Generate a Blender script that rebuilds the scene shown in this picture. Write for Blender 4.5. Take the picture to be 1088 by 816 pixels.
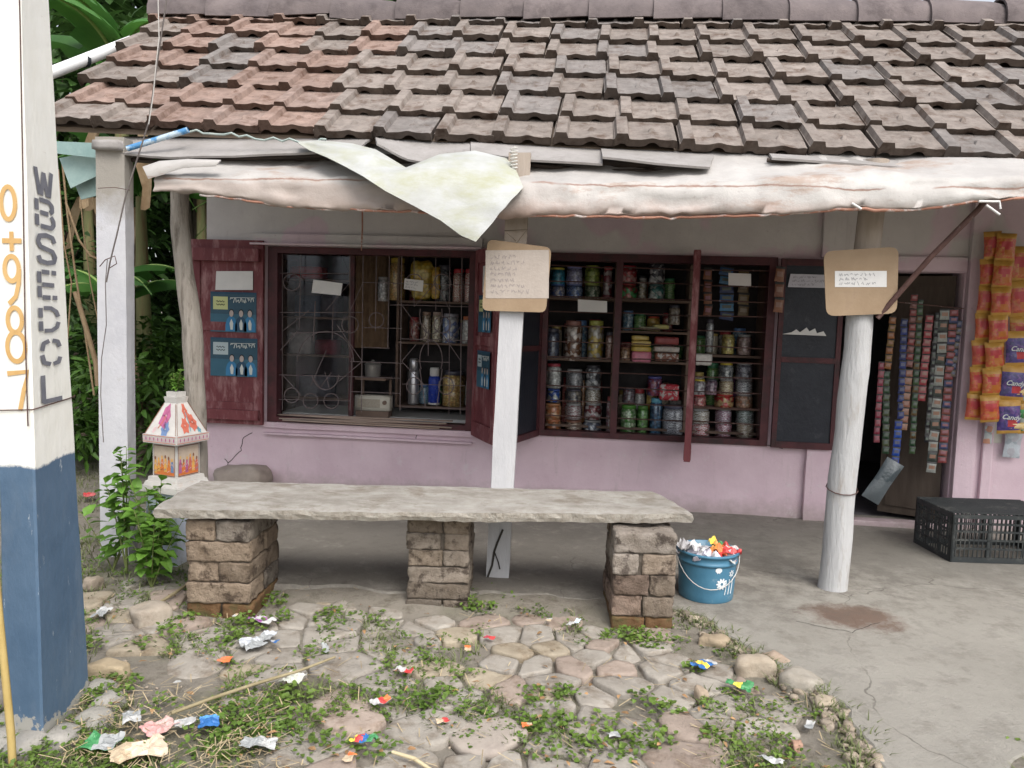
import bpy, math, random
from mathutils import Vector, Matrix, noise, Euler
PI=math.pi
random.seed(7)
S=bpy.context.scene
for o in list(bpy.data.objects): bpy.data.objects.remove(o)
C=S.collection
# ------------------------------------------------------------------ camera
CAMP=Vector((0,0,1.5)); FPX=820.
yaw,pitch,roll=math.radians(6.3),math.radians(4.74),math.radians(1.83)
FW=Vector((-math.sin(yaw)*math.cos(pitch),math.cos(yaw)*math.cos(pitch),-math.sin(pitch)))
Rh=Vector((math.cos(yaw),math.sin(yaw),0)); Uh=Rh.cross(FW)
CR=math.cos(roll)*Rh+math.sin(roll)*Uh; CU=-math.sin(roll)*Rh+math.cos(roll)*Uh
cd=bpy.data.cameras.new('camera'); cam=bpy.data.objects.new('camera',cd); C.objects.link(cam)
cd.sensor_width=36; cd.lens=FPX/1088*36; cd.clip_start=.05; cd.clip_end=2000
m=Matrix((( CR.x,CU.x,-FW.x,CAMP.x),(CR.y,CU.y,-FW.y,CAMP.y),(CR.z,CU.z,-FW.z,CAMP.z),(0,0,0,1)))
cam.matrix_world=m; S.camera=cam
def ray(x,y): return FW+CR*((x-544)/FPX)-CU*((y-408)/FPX)
def YP(x,y,Y): d=ray(x,y); return CAMP+d*(Y/d.y)          # sight line meets the upright plane y=Y
def ZP(x,y,z=0.): d=ray(x,y); return CAMP+d*((z-1.5)/d.z)  # sight line meets the level z
# ------------------------------------------------------------------ light
w=bpy.data.worlds.new('World'); S.world=w; w.use_nodes=True
nt=w.node_tree; bg=nt.nodes['Background']
sky=nt.nodes.new('ShaderNodeTexSky'); sky.sky_type='NISHITA'; sky.sun_disc=False
SUN_EL,SUN_AZ=math.radians(52),math.radians(148)   # azimuth from +Y towards +X
sky.sun_elevation=SUN_EL; sky.sun_rotation=SUN_AZ; sky.dust_density=4; sky.air_density=1.0; sky.ozone_density=1.0
hs=nt.nodes.new('ShaderNodeHueSaturation'); hs.inputs['Saturation'].default_value=.35
nt.links.new(sky.outputs[0],hs.inputs['Color']); nt.links.new(hs.outputs[0],bg.inputs['Color'])
bg.inputs['Strength'].default_value=.15
ld=bpy.data.lights.new('sun','SUN'); ld.energy=1.0; ld.angle=math.radians(36); ld.color=(1,.965,.91)
lo=bpy.data.objects.new('sun',ld); C.objects.link(lo)
sd=Vector((math.sin(SUN_AZ)*math.cos(SUN_EL),math.cos(SUN_AZ)*math.cos(SUN_EL),math.sin(SUN_EL)))
lo.rotation_euler=sd.to_track_quat('Z','Y').to_euler(); lo.location=(3,-6,9)
S.view_settings.view_transform='Standard'; S.view_settings.look='None'
S.view_settings.exposure=.86; S.view_settings.gamma=1
# ------------------------------------------------------------------ materials
def srgb(c):
    if isinstance(c,str):
        c=c.lstrip('#'); c=[int(c[i:i+2],16)/255 for i in (0,2,4)]
        c=[x/12.92 if x<=.04045 else ((x+.055)/1.055)**2.4 for x in c]
    return (c[0],c[1],c[2],1)
class NT:
    def __init__(s,name):
        s.m=bpy.data.materials.new(name); s.m.use_nodes=True; s.t=s.m.node_tree; s.b=s.t.nodes['Principled BSDF']
        s.tc=s.t.nodes.new('ShaderNodeTexCoord').outputs['Object']
    def n(s,ty,**k):
        x=s.t.nodes.new(ty)
        for a,b in k.items(): setattr(x,a,b)
        return x
    def l(s,a,b): s.t.links.new(a,b)
    def noise(s,scale,detail=4,rough=.6,vec=None,sc3=None):
        x=s.n('ShaderNodeTexNoise'); x.inputs['Scale'].default_value=scale; x.inputs['Detail'].default_value=detail; x.inputs['Roughness'].default_value=rough
        v=vec or s.tc
        if sc3:
            mp=s.n('ShaderNodeMapping'); mp.inputs['Scale'].default_value=sc3; s.l(v,mp.inputs[0]); v=mp.outputs[0]
        s.l(v,x.inputs['Vector']); return x.outputs['Fac']
    def ramp(s,f,a,b,inv=False):
        x=s.n('ShaderNodeMapRange'); x.inputs['From Min'].default_value=a; x.inputs['From Max'].default_value=b
        if inv: x.inputs['To Min'].default_value=1; x.inputs['To Max'].default_value=0
        s.l(f,x.inputs['Value']); return x.outputs[0]
    def mix(s,f,a,b,mode='MIX'):
        x=s.n('ShaderNodeMix',data_type='RGBA',blend_type=mode)
        if isinstance(f,(int,float)): x.inputs[0].default_value=f
        else: s.l(f,x.inputs[0])
        for i,c in ((6,a),(7,b)):
            if isinstance(c,(str,tuple,list)): x.inputs[i].default_value=srgb(c)
            else: s.l(c,x.inputs[i])
        return x.outputs[2]
    def math(s,op,a,b=None):
        x=s.n('ShaderNodeMath',operation=op)
        for i,c in ((0,a),(1,b)):
            if c is None: continue
            if isinstance(c,(int,float)): x.inputs[i].default_value=c
            else: s.l(c,x.inputs[i])
        return x.outputs[0]
    def xyz(s):
        x=s.n('ShaderNodeSeparateXYZ'); s.l(s.tc,x.inputs[0]); return x.outputs
    def bump(s,h,strength=.3,dist=.01):
        x=s.n('ShaderNodeBump'); x.inputs['Strength'].default_value=strength; x.inputs['Distance'].default_value=dist
        s.l(h,x.inputs['Height'])
        s.l(x.outputs[0],s.b.inputs['Normal'])
    def base(s,c):
        if isinstance(c,(str,tuple,list)): s.b.inputs['Base Color'].default_value=srgb(c)
        else: s.l(c,s.b.inputs['Base Color'])
MC={}
def M(name,c1,c2=None,scale=6,rough=.85,bump=.3,bs=None,bd=.01,c3=None,t3=(.55,.7),s3=2.,attr=False,metal=0,spec=.3,sc3=None,coat=0,trans=0):
    if name in MC: return MC[name]
    k=NT(name); c2=c2 or c1
    col=k.mix(k.ramp(k.noise(scale,5,.65,sc3=sc3),.3,.7),c1,c2)
    if c3: col=k.mix(k.ramp(k.noise(s3,5,.7,sc3=sc3),*t3),col,c3)
    if attr:
        a=k.n('ShaderNodeVertexColor',layer_name='Col'); col=k.mix(1.,col,a.outputs[0],'MULTIPLY')
    k.base(col); k.b.inputs['Roughness'].default_value=rough; k.b.inputs['Metallic'].default_value=metal
    k.b.inputs['Specular IOR Level'].default_value=spec; k.b.inputs['Coat Weight'].default_value=coat
    if bump: k.bump(k.noise(bs or scale*4,6,.7,sc3=sc3),bump,bd)
    if trans:
        tr=k.n('ShaderNodeBsdfTranslucent'); k.l(col,tr.inputs[0]); mx=k.n('ShaderNodeMixShader'); mx.inputs[0].default_value=trans
        k.l(k.b.outputs[0],mx.inputs[1]); k.l(tr.outputs[0],mx.inputs[2]); k.l(mx.outputs[0],k.t.nodes['Material Output'].inputs[0])
    MC[name]=k.m; return k.m
# ------------------------------------------------------------------ mesh builder
class MB:
    def __init__(s): s.v=[];s.f=[];s.m=[];s.c=[];s.s=[]
    def add(s,vs,fs,mi=0,col=(1,1,1),smooth=False):
        o=len(s.v); s.v+= [Vector(v) for v in vs]
        for f in fs: s.f.append([i+o for i in f]); s.m.append(mi); s.c.append(col); s.s.append(smooth)
        return s
    def box(s,a,b,mi=0,col=(1,1,1),M4=None):
        x0,y0,z0=a; x1,y1,z1=b
        vs=[Vector(p) for p in ((x0,y0,z0),(x1,y0,z0),(x1,y1,z0),(x0,y1,z0),(x0,y0,z1),(x1,y0,z1),(x1,y1,z1),(x0,y1,z1))]
        if M4 is not None: vs=[M4@v for v in vs]
        return s.add(vs,[(0,3,2,1),(4,5,6,7),(0,1,5,4),(1,2,6,5),(2,3,7,6),(3,0,4,7)],mi,col)
    def rbox(s,c,size,rot=None,n=4,r=.01,amp=.0,fr=8,seed=0,mi=0,col=(1,1,1),smooth=True):
        c=Vector(c); h=Vector(size)/2; r=min(r,min(h)*.98); inn=h-Vector((r,r,r)); key={}; vs=[]; fs=[]
        sd=Vector((seed*3.1,seed*1.7,seed*5.3))
        def V(p):
            k=tuple(round(x,5) for x in p)
            if k in key: return key[k]
            P=Vector((p[0]*h.x,p[1]*h.y,p[2]*h.z)); q=Vector([max(-inn[i],min(inn[i],P[i])) for i in range(3)]); d=P-q
            if d.length>1e-6: P=q+d.normalized()*r
            if amp: P=P+noise.noise_vector(P*fr+sd)*amp+noise.noise_vector(P*fr*3+sd)*amp*.4
            if rot is not None: P=rot@P
            key[k]=len(vs); vs.append(P+c); return key[k]
        e=[-1+2*i/n for i in range(n+1)]
        for ax in range(3):
            for sg in (-1,1):
                for i in range(n):
                    for j in range(n):
                        q=[]
                        for (a,b) in ((i,j),(i+1,j),(i+1,j+1),(i,j+1)):
                            p=[0,0,0]; p[ax]=sg; p[(ax+1)%3]=e[a]; p[(ax+2)%3]=e[b]; q.append(V(p))
                        fs.append(q if sg>0 else q[::-1])
        return s.add(vs,fs,mi,col,smooth)
    def tube(s,pts,rad,n=8,mi=0,col=(1,1,1),caps=True,smooth=True):
        pts=[Vector(p) for p in pts]; rr=rad if isinstance(rad,(list,tuple)) else [rad]*len(pts)
        vs=[];fs=[]; up=None
        for i,p in enumerate(pts):
            d=(pts[min(i+1,len(pts)-1)]-pts[max(i-1,0)]).normalized()
            if up is None: up=d.orthogonal().normalized()
            else:
                up=(up-d*up.dot(d)); up=up.normalized() if up.length>1e-6 else d.orthogonal().normalized()
            sd=d.cross(up)
            for k in range(n):
                a=2*PI*k/n; vs.append(p+(up*math.cos(a)+sd*math.sin(a))*rr[i])
        for i in range(len(pts)-1):
            for k in range(n):
                fs.append((i*n+k,i*n+(k+1)%n,(i+1)*n+(k+1)%n,(i+1)*n+k))
        s.add(vs,fs,mi,col,smooth)
        if caps: s.add(vs[:n],[list(range(n))[::-1]],mi,col); s.add(vs[-n:],[list(range(n))],mi,col)
        return s
    def lathe(s,prof,c=(0,0,0),n=20,mi=0,col=(1,1,1),smooth=True,ang=0):
        c=Vector(c); vs=[];fs=[]
        for r,z in prof:
            for k in range(n):
                a=2*PI*k/n+ang; vs.append(c+Vector((r*math.cos(a),r*math.sin(a),z)))
        for i in range(len(prof)-1):
            for k in range(n): fs.append((i*n+k,i*n+(k+1)%n,(i+1)*n+(k+1)%n,(i+1)*n+k))
        return s.add(vs,fs,mi,col,smooth)
    def disc(s,c,r,n=16,mi=0,col=(1,1,1),down=False):
        c=Vector(c); return s.add([c+Vector((r*math.cos(2*PI*k/n),r*math.sin(2*PI*k/n),0)) for k in range(n)],[list(range(n))[::-1] if down else list(range(n))],mi,col)
    def prism(s,poly,d,mi=0,col=(1,1,1)):          # poly of 3D points, extruded by vector d
        poly=[Vector(p) for p in poly]; d=Vector(d); n=len(poly)
        vs=poly+[p+d for p in poly]
        return s.add(vs,[list(range(n))[::-1],[n+i for i in range(n)]]+[(i,(i+1)%n,n+(i+1)%n,n+i) for i in range(n)],mi,col)
    def sheet(s,grid,th=.004,mi=0,col=(1,1,1),smooth=True,mi2=None):    # grid[i][j] of points
        R=len(grid);K=len(grid[0]); vs=[Vector(p) for r in grid for p in r]
        nr=[]
        for i in range(R):
            for j in range(K):
                a=vs[min(i+1,R-1)*K+j]-vs[max(i-1,0)*K+j]; b=vs[i*K+min(j+1,K-1)]-vs[i*K+max(j-1,0)]
                q=a.cross(b); nr.append(q.normalized() if q.length>1e-9 else Vector((0,0,1)))
        bk=[v-q*th for v,q in zip(vs,nr)]; fs=[];fb=[]
        for i in range(R-1):
            for j in range(K-1):
                q=(i*K+j,(i+1)*K+j,(i+1)*K+j+1,i*K+j+1); fs.append(q); fb.append(tuple(x for x in q[::-1]))
        s.add(vs,fs,mi,col,smooth); s.add(bk,fb,mi if mi2 is None else mi2,col,smooth)
        rim=[i*K for i in range(R)]+[(R-1)*K+j for j in range(1,K)]+[i*K+K-1 for i in range(R-2,-1,-1)]+[j for j in range(K-2,0,-1)]
        n=len(rim); al=[vs[i] for i in rim]+[bk[i] for i in rim]
        return s.add(al,[(i,n+i,n+(i+1)%n,(i+1)%n) for i in range(n)],mi,col)
    def build(s,name,mats,parent=None,loc=None):
        org=ORG.get(parent.name,Vector()) if parent else Vector(loc or (0,0,0))
        me=bpy.data.meshes.new(name); me.from_pydata([v-org for v in s.v],[],s.f)
        if not isinstance(mats,(list,tuple)): mats=[mats]
        for x in mats: me.materials.append(x)
        me.polygons.foreach_set('material_index',s.m); me.polygons.foreach_set('use_smooth',s.s)
        ca=me.color_attributes.new('Col','FLOAT_COLOR','CORNER'); buf=[]
        for f,c in zip(s.f,s.c): buf+= (list(c)+[1])*len(f)
        ca.data.foreach_set('color',buf)
        me.update(); o=bpy.data.objects.new(name,me); C.objects.link(o)
        if parent: o.parent=parent
        else: o.location=org
        ORG[o.name]=org; return o
ORG={}
def tag(o,label=None,cat=None,group=None,kind=None):
    if label: o['label']=label
    if cat: o['category']=cat
    if group: o['group']=group
    if kind: o['kind']=kind
    return o
def thing(name,loc,label,cat,group=None):
    o=bpy.data.objects.new(name,None); C.objects.link(o); o.location=loc; o.empty_display_size=.1; ORG[o.name]=Vector(loc)
    return tag(o,label,cat,group)
def dup(o,loc,rotz=None,label=None,parent=None):
    c=o.copy(); C.objects.link(c)
    if parent: c.parent=parent
    else:
        c.location=loc
        if rotz is not None: c.rotation_euler=(0,0,rotz)
    for ch in list(o.children): dup(ch,None,None,None,c)
    if label: c['label']=label
    return c
def RZ(a): return Matrix.Rotation(a,4,'Z')
def ribbon(mb,pts,w,nrm,mi=0,th=.0015,col=(1,1,1)):   # flat painted stroke lying on a face with normal nrm
    nrm=Vector(nrm).normalized(); pts=[Vector(p) for p in pts]; L=[];R=[]
    for i,p in enumerate(pts):
        d=(pts[min(i+1,len(pts)-1)]-pts[max(i-1,0)]).normalized(); s=d.cross(nrm).normalized()*w/2
        L.append(p+s+nrm*th); R.append(p-s+nrm*th)
    n=len(pts); mb.add(L+R,[(i,n+i,n+i+1,i+1) for i in range(n-1)],mi,col)
def scribble(mb,o,ux,uz,nrm,w,h,rows,mi=1,lw=.0018,seed=0,fill=.8,m=.08):
    r=random.Random(seed); o=Vector(o);ux=Vector(ux).normalized();uz=Vector(uz).normalized()
    for k in range(rows):
        z=h*(1-m)-h*(1-2*m)*(k+.5)/rows; x=w*m; x1=w*(m+(1-2*m)*fill*r.uniform(.6,1.1)); x1=min(x1,w*(1-m)); ch=h/rows*.32
        while x<x1:
            L=r.uniform(.012,.035); n=max(4,int(L/.003)); pts=[]
            for i in range(n):
                pts.append(o+ux*(x+L*i/n)+uz*(z+ch*r.uniform(-1,1)))
            ribbon(mb,pts,lw,nrm,mi); x+=L+.007
# ------------------------------------------------------------------ ground
def inpoly(x,y,P):
    r=False;n=len(P)
    for i in range(n):
        x1,y1=P[i][:2];x2,y2=P[(i+1)%n][:2]
        if (y1>y)!=(y2>y) and x<(x2-x1)*(y-y1)/(y2-y1)+x1: r=not r
    return r
def fbm(x,y,s=1.,z=0.): return noise.fractal(Vector((x*s,y*s,z)),1.,2.,4)
mk=NT('soil'); n1=mk.ramp(mk.noise(3,6,.7),.35,.7); c=mk.mix(n1,(.22,.195,.16),(.30,.27,.225))
c=mk.mix(mk.ramp(mk.noise(14,5,.7),.5,.75),c,(.13,.11,.08)); c=mk.mix(mk.ramp(mk.noise(1.3,4,.6),.5,.7),c,(.15,.15,.09))
mk.base(c); mk.b.inputs['Roughness'].default_value=.95; mk.bump(mk.noise(60,6,.8),.9,.015); SOIL=mk.m
EDGE=[(-3.3,6.3),(-3.3,4.95),(-2.75,4.75),(-2.2,4.15),(-1.72,3.86),(-1.3,3.9),(-.95,3.88),(-.5,3.98),(.05,3.98),(.38,3.98),(.56,3.86),(.68,3.58),(.78,3.42),(.86,3.24),(.98,3.05),(1.0,2.8),(.97,2.55),(.96,2.2),(.95,1.7),(.95,.9),(.95,-1.),(1.3,-1.0),(1.3,1.9),(1.36,2.45),(1.47,2.7),(1.8,2.95),(2.6,3.3),(5.5,3.8),(5.5,6.3)]
def edgelift(x,y):
    if not (-3.4<x<3 and 1.5<y<5): return 0
    d=9
    for a,b in zip(EDGE,EDGE[1:]):
        ax,ay=a;bx,by=b; l2=(bx-ax)**2+(by-ay)**2; t=max(0,min(1,((x-ax)*(bx-ax)+(y-ay)*(by-ay))/l2)); d=min(d,math.hypot(x-ax-t*(bx-ax),y-ay-t*(by-ay)))
    return .042*math.exp(-(d/.17)**2)
g=MB()
xs=[-600,-120,-40,-15,-8]+[-5+i*.12 for i in range(80)]+[5,9,20,60,150,600]
ys=[-600,-100,-20,-4,0,1]+[1.6+i*.1 for i in range(60)]+[8,10,14,25,60,150,600]
vs=[];fs=[]
for y in ys:
    for x in xs:
        near=abs(x)<5.2 and 1.5<y<8
        vs.append((x,y,-.002+edgelift(x,y)+(fbm(x,y,1.4)*.016+fbm(x,y,7)*.006 if near else 0)-( .16 if (x>-2.0 and y>4.3 and y<9) or (x>1.3 and y>3.2 and y<9) else 0)))
for j in range(len(ys)-1):
    for i in range(len(xs)-1):
        a=j*len(xs)+i; fs.append((a,a+1,a+1+len(xs),a+len(xs)))
g.add(vs,fs,smooth=True); tag(g.build('ground',SOIL),kind='structure')
# cement floor of the verandah and the apron running to the lower right
mk=NT('cement'); c=mk.mix(mk.ramp(mk.noise(1.6,6,.65),.3,.7),(.26,.243,.21),(.345,.325,.285)); c=mk.mix(mk.ramp(mk.noise(9,6,.75),.5,.8),c,(.16,.145,.12))
c=mk.mix(mk.ramp(mk.noise(45,4,.7),.6,.8),c,(.34,.325,.295)); c=mk.mix(mk.ramp(mk.noise(90,5,.8),.62,.72),c,(.11,.1,.085)); c=mk.mix(mk.ramp(mk.noise(4.5,7,.8),.6,.7),c,(.3,.285,.26))
vc=mk.n('ShaderNodeTexVoronoi',feature='DISTANCE_TO_EDGE'); vc.inputs['Scale'].default_value=.75; nv=mk.n('ShaderNodeTexNoise'); nv.inputs['Scale'].default_value=3; nv.inputs['Detail'].default_value=6; mk.l(mk.tc,nv.inputs['Vector']); mv=mk.n('ShaderNodeMix',data_type='VECTOR'); mv.inputs[0].default_value=.22; mk.l(mk.tc,mv.inputs[4]); mk.l(nv.outputs['Color'],mv.inputs[5]); mk.l(mv.outputs[1],vc.inputs['Vector']); c=mk.mix(mk.math('MULTIPLY',mk.ramp(vc.outputs[0],.0006,.0032,True),mk.math('MULTIPLY',mk.ramp(mk.noise(1.7,3),.48,.58),.7)),c,(.09,.08,.065))
x,y,z=mk.xyz()
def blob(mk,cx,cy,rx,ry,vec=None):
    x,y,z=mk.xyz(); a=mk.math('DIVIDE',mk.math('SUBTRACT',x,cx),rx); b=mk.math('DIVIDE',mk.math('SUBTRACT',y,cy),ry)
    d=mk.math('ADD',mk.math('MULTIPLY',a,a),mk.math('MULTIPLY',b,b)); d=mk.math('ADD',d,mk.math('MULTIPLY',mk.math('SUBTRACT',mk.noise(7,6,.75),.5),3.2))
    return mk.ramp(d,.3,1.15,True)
p=ZP(905,655,.05); c=mk.mix(mk.math('MULTIPLY',blob(mk,p.x,p.y,.26,.2),.85),c,(.13,.075,.05))
c=mk.mix(mk.math('MULTIPLY',blob(mk,-1.0,4.7,2.6,1.2),.6),c,(.105,.09,.075))  # verandah shade under and behind the bench, put into the cement colour
c=mk.mix(mk.math('MULTIPLY',blob(mk,1.4,5.3,2.4,.9),.5),c,(.12,.11,.095))  # same roof shade painted into the floor towards the doorway
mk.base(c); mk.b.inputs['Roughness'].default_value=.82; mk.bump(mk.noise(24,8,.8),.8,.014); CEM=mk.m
e2=[]
for i in range(len(EDGE)):
    a=Vector((*EDGE[i],0)); b=Vector((*EDGE[(i+1)%len(EDGE)],0)); n=max(1,int((b-a).length/.035)) if (a.y<5.2 or b.y<5.2) else 1
    for k in range(n):
        q=a.lerp(b,k/n); 
        if n>1: w_=noise.noise_vector(q*5)*.05+noise.noise_vector(q*17)*.02; q+=Vector((w_.x,w_.y,0))
        e2.append(q)
# (closed outline, inner ring a little higher so that the rim is worn round)
f=MB(); n=len(e2)
f.add([p+Vector((0,0,-.25)) for p in e2]+[p+Vector((0,0,.028)) for p in e2],[(i,n+i,n+(i+1)%n,(i+1)%n)[::-1] for i in range(n)])
f2=[]
for i,p in enumerate(e2):
    t=(e2[(i+1)%n]-e2[i-1]).normalized(); f2.append(p+Vector((-t.y,t.x,0))*.02+Vector((0,0,.05)))
f.add([p+Vector((0,0,.028)) for p in e2]+f2,[(i,n+i,n+(i+1)%n,(i+1)%n)[::-1] for i in range(n)],smooth=True)
from mathutils.geometry import delaunay_2d_cdt
pts2=[Vector((p.x,p.y)) for p in f2]; nb=len(pts2); B2=[(p.x,p.y) for p in f2]
gx=-3.3
while gx<5.5:
    gy=-1.
    while gy<6.3:
        if inpoly(gx,gy,B2): pts2.append(Vector((gx+noise.noise(Vector((gx*9,gy*9,0)))*.03,gy+noise.noise(Vector((gx*9,gy*9,5)))*.03)))
        gy+=.11
    gx+=.11
V2,_,F2,_,_,_=delaunay_2d_cdt(pts2,[],[list(range(nb))],1,1e-4)
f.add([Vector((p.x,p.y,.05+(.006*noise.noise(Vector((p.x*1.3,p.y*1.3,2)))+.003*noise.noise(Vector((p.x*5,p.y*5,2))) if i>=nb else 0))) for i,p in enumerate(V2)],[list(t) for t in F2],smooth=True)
# cracks in the cement, thin dark grooves
for pts in ([(845,660),(880,668),(905,672),(940,660)],[(700,600),(745,610),(790,604),(838,612)]):
    q=[]
    P=[ZP(a,b,.05) for a,b in pts]
    for a,b in zip(P,P[1:]):
        for k in range(6): v=a.lerp(b,k/6); q.append(v+Vector((noise.noise(v*30)*.02,noise.noise(v*25+Vector((5,0,0)))*.02,0)))
    ribbon(f,q,.004,(0,0,1),1,.002)
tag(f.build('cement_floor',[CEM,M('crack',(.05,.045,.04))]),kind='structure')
# ------------------------------------------------------------------ cobbles
STONE=M('cobble',(.28,.26,.23),(.38,.36,.325),scale=11,bump=.7,bs=70,bd=.007,c3=(.21,.18,.145),t3=(.5,.66),s3=8,attr=True,rough=.92)
AREA=[(-2.45,4.02),(-1.75,3.84),(-1.3,3.87),(-.95,3.85),(-.5,3.95),(.38,3.95),(.53,3.83),(.65,3.55),(.83,3.2),(.92,2.95),(.8,2.7),(.72,2.1),(-1.2,1.9),(-1.75,2.5),(-2.2,2.9),(-2.6,3.5)]
PILR=[(-2.0,3.46,-1.6,3.95),(-.98,3.74,-.6,4.15),(.08,3.67,.44,4.1)]
rs=random.Random(21); sites=[]
yy=1.8; row=0
while yy<4.3:
    sp=.175+.05*(3.6-yy)*.5; xx=-2.8+(row%2)*sp/2
    while xx<1.2: sites.append((xx+rs.uniform(-.46,.46)*sp,yy+rs.uniform(-.46,.46)*sp*.75)); xx+=sp*rs.uniform(.8,1.25)
    yy+=sp*.72; row+=1
sites=[q for q in sites if rs.random()>.2]
def cell(i):
    sx,sy=sites[i]; P=[(sx-.3,sy-.3),(sx+.3,sy-.3),(sx+.3,sy+.3),(sx-.3,sy+.3)]
    for j,(ox,oy) in enumerate(sites):
        if j==i or abs(ox-sx)>.6 or abs(oy-sy)>.6: continue
        mx,my=(sx+ox)/2,(sy+oy)/2; nx,ny=ox-sx,oy-sy; Q=[]
        for a,b in zip(P,P[1:]+P[:1]):
            da=(a[0]-mx)*nx+(a[1]-my)*ny; db=(b[0]-mx)*nx+(b[1]-my)*ny
            if da<=0: Q.append(a)
            if da*db<0: t=da/(da-db); Q.append((a[0]+(b[0]-a[0])*t,a[1]+(b[1]-a[1])*t))
        P=Q
        if len(P)<3: return None
    return P
def stone_top(mb,P,h,seed,col,tilt=(0,0),base=-.06,gap=.011):
    cx=sum(p[0] for p in P)/len(P); cy=sum(p[1] for p in P)/len(P)
    Q=[]
    for p in P:
        d=math.hypot(p[0]-cx,p[1]-cy); k=max(.3,(d-gap)/d) if d>0 else 1; Q.append((cx+(p[0]-cx)*k,cy+(p[1]-cy)*k))
    for _ in range(2):
        R=[]
        for a,b in zip(Q,Q[1:]+Q[:1]):
            R.append((a[0]*.86+b[0]*.14,a[1]*.86+b[1]*.14)); R.append((a[0]*.14+b[0]*.86,a[1]*.14+b[1]*.86))
        Q=R
    n=len(Q); rings=[(1.0,base),(1.02,h-.03),(1.0,h-.009),(.965,h-.002),(.8,h),(.45,h)]; vs=[]
    for k,z in rings:
        for q in Q:
            x=cx+(q[0]-cx)*k; y=cy+(q[1]-cy)*k; v=Vector((x,y,z)); 
            v+=noise.noise_vector(Vector((x*14,y*14,seed)))*Vector((.010,.010,.007))
            v.z+=(x-cx)*tilt[0]+(y-cy)*tilt[1]+ .004*noise.noise(Vector((x*30,y*30,seed))); vs.append(v)
    vs.append(Vector((cx,cy,h+.002)))
    fs=[(r*n+i,r*n+(i+1)%n,(r+1)*n+(i+1)%n,(r+1)*n+i) for r in range(len(rings)-1) for i in range(n)]
    fs+=[((len(rings)-1)*n+i,(len(rings)-1)*n+(i+1)%n,len(vs)-1) for i in range(n)]
    mb.add(vs,fs,0,col,True)
FLATS=ZP(519,776,.02)
pv=MB(); cells=[]
for i,(sx,sy) in enumerate(sites):
    if not inpoly(sx,sy,AREA): continue
    if any(a-.03<sx<c2+.03 and b-.02<sy<d+.03 for a,b,c2,d in PILR): continue
    if sx<-1.2 and sy<2.72+(-1.2-sx)*.35 : continue
    if sx>.55 and sy<2.75: continue
    if (Vector((sx,sy,0))-Vector((FLATS.x,FLATS.y,0))).length<.13: continue
    miss=.03+(.12 if sy<2.85 else 0)
    if rs.random()<miss: continue
    P=cell(i)
    if not P: continue
    t=rs.random(); v=rs.uniform(.85,1.08)
    col=(v*.98,v*.95,v*.92)
    if t<.09: col=(v*1.0,v*.86,v*.80)
    elif t<.2: col=(v*1.08,v*.98,v*.82)
    stone_top(pv,P,.016+rs.uniform(-.009,.009),i*1.37,col,(rs.uniform(-.06,.06),rs.uniform(-.06,.06)),gap=rs.uniform(.004,.016))
    cells.append(P)
tag(pv.build('stone_paving',STONE),kind='structure')
# ------------------------------------------------------------------ building
W=6.05
bld=thing('shop_building',(0,W,0),'low pink plastered shop with barred windows under a weathered clay tile roof','building')
mk=NT('painted_plaster'); x,y,z=mk.xyz(); nz=mk.noise(2.2,5,.7); wob=mk.math('MULTIPLY',mk.math('SUBTRACT',nz,.5),.5)
pink=mk.mix(mk.ramp(mk.noise(3,5,.6),.3,.7),(.56,.42,.475),(.66,.52,.57)); lime=mk.mix(mk.ramp(mk.noise(4,5,.6),.3,.7),(.53,.50,.49),(.62,.59,.57))
up=mk.ramp(mk.math('ADD',z,wob),2.0,2.08); patch=mk.ramp(mk.noise(1.5,3,.4),.55,.58)
inv=mk.math('SUBTRACT',1.,mk.math('MULTIPLY',patch,.85)); c=mk.mix(mk.math('MULTIPLY',up,inv),pink,lime)
foot=mk.ramp(mk.math('ADD',z,mk.math('MULTIPLY',mk.math('SUBTRACT',mk.noise(9,5,.7),.5),.25)),.03,.2,True)
c=mk.mix(mk.math('MULTIPLY',foot,.7),c,(.27,.23,.2)); c=mk.mix(mk.ramp(mk.noise(28,5,.75),.62,.75),c,(.4,.3,.32))
st=mk.ramp(mk.noise(3,6,.8,sc3=(3,1,.5)),.58,.8); c=mk.mix(mk.math('MULTIPLY',st,.6),c,(.36,.31,.3)); c=mk.mix(mk.math('MULTIPLY',mk.ramp(mk.noise(5.5,7,.8),.57,.66),.55),c,(.62,.57,.58)); c=mk.mix(mk.ramp(mk.noise(70,4,.7),.7,.76),c,(.3,.24,.25))
mk.base(c); mk.b.inputs['Roughness'].default_value=.9; mk.bump(mk.noise(22,6,.75),.35,.01); PLAS=mk.m
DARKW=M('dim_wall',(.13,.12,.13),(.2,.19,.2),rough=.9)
wl=MB()
YB=W+.2
holes=[(-2.68,-.97,.62,2.03),(-.45,1.31,.62,2.01),(1.80,2.65,.05,1.95)]
def wallbox(x0,x1,z0,z1): wl.box((x0,W,z0),(x1,YB,z1))
wallbox(-3.21,-2.68,0,3.55); wallbox(-.97,-.45,0,3.55); wallbox(1.31,1.80,0,3.55); wallbox(2.65,5.5,0,3.55)
for a,b,z0,z1 in holes:
    wallbox(a,b,z1,3.55)
    if z0>.1: wallbox(a,b,0,z0)
wl.box((-3.21,YB,0),(-3.01,9.2,3.6)); wl.box((5.3,YB,0),(5.5,9.2,3.6))
wl.build('wall',PLAS,bld)
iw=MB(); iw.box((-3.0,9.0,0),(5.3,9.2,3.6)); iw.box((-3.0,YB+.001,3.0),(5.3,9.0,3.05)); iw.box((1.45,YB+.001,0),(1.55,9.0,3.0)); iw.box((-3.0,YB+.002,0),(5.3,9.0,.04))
iw.build('inner_wall',DARKW,bld)
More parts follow.
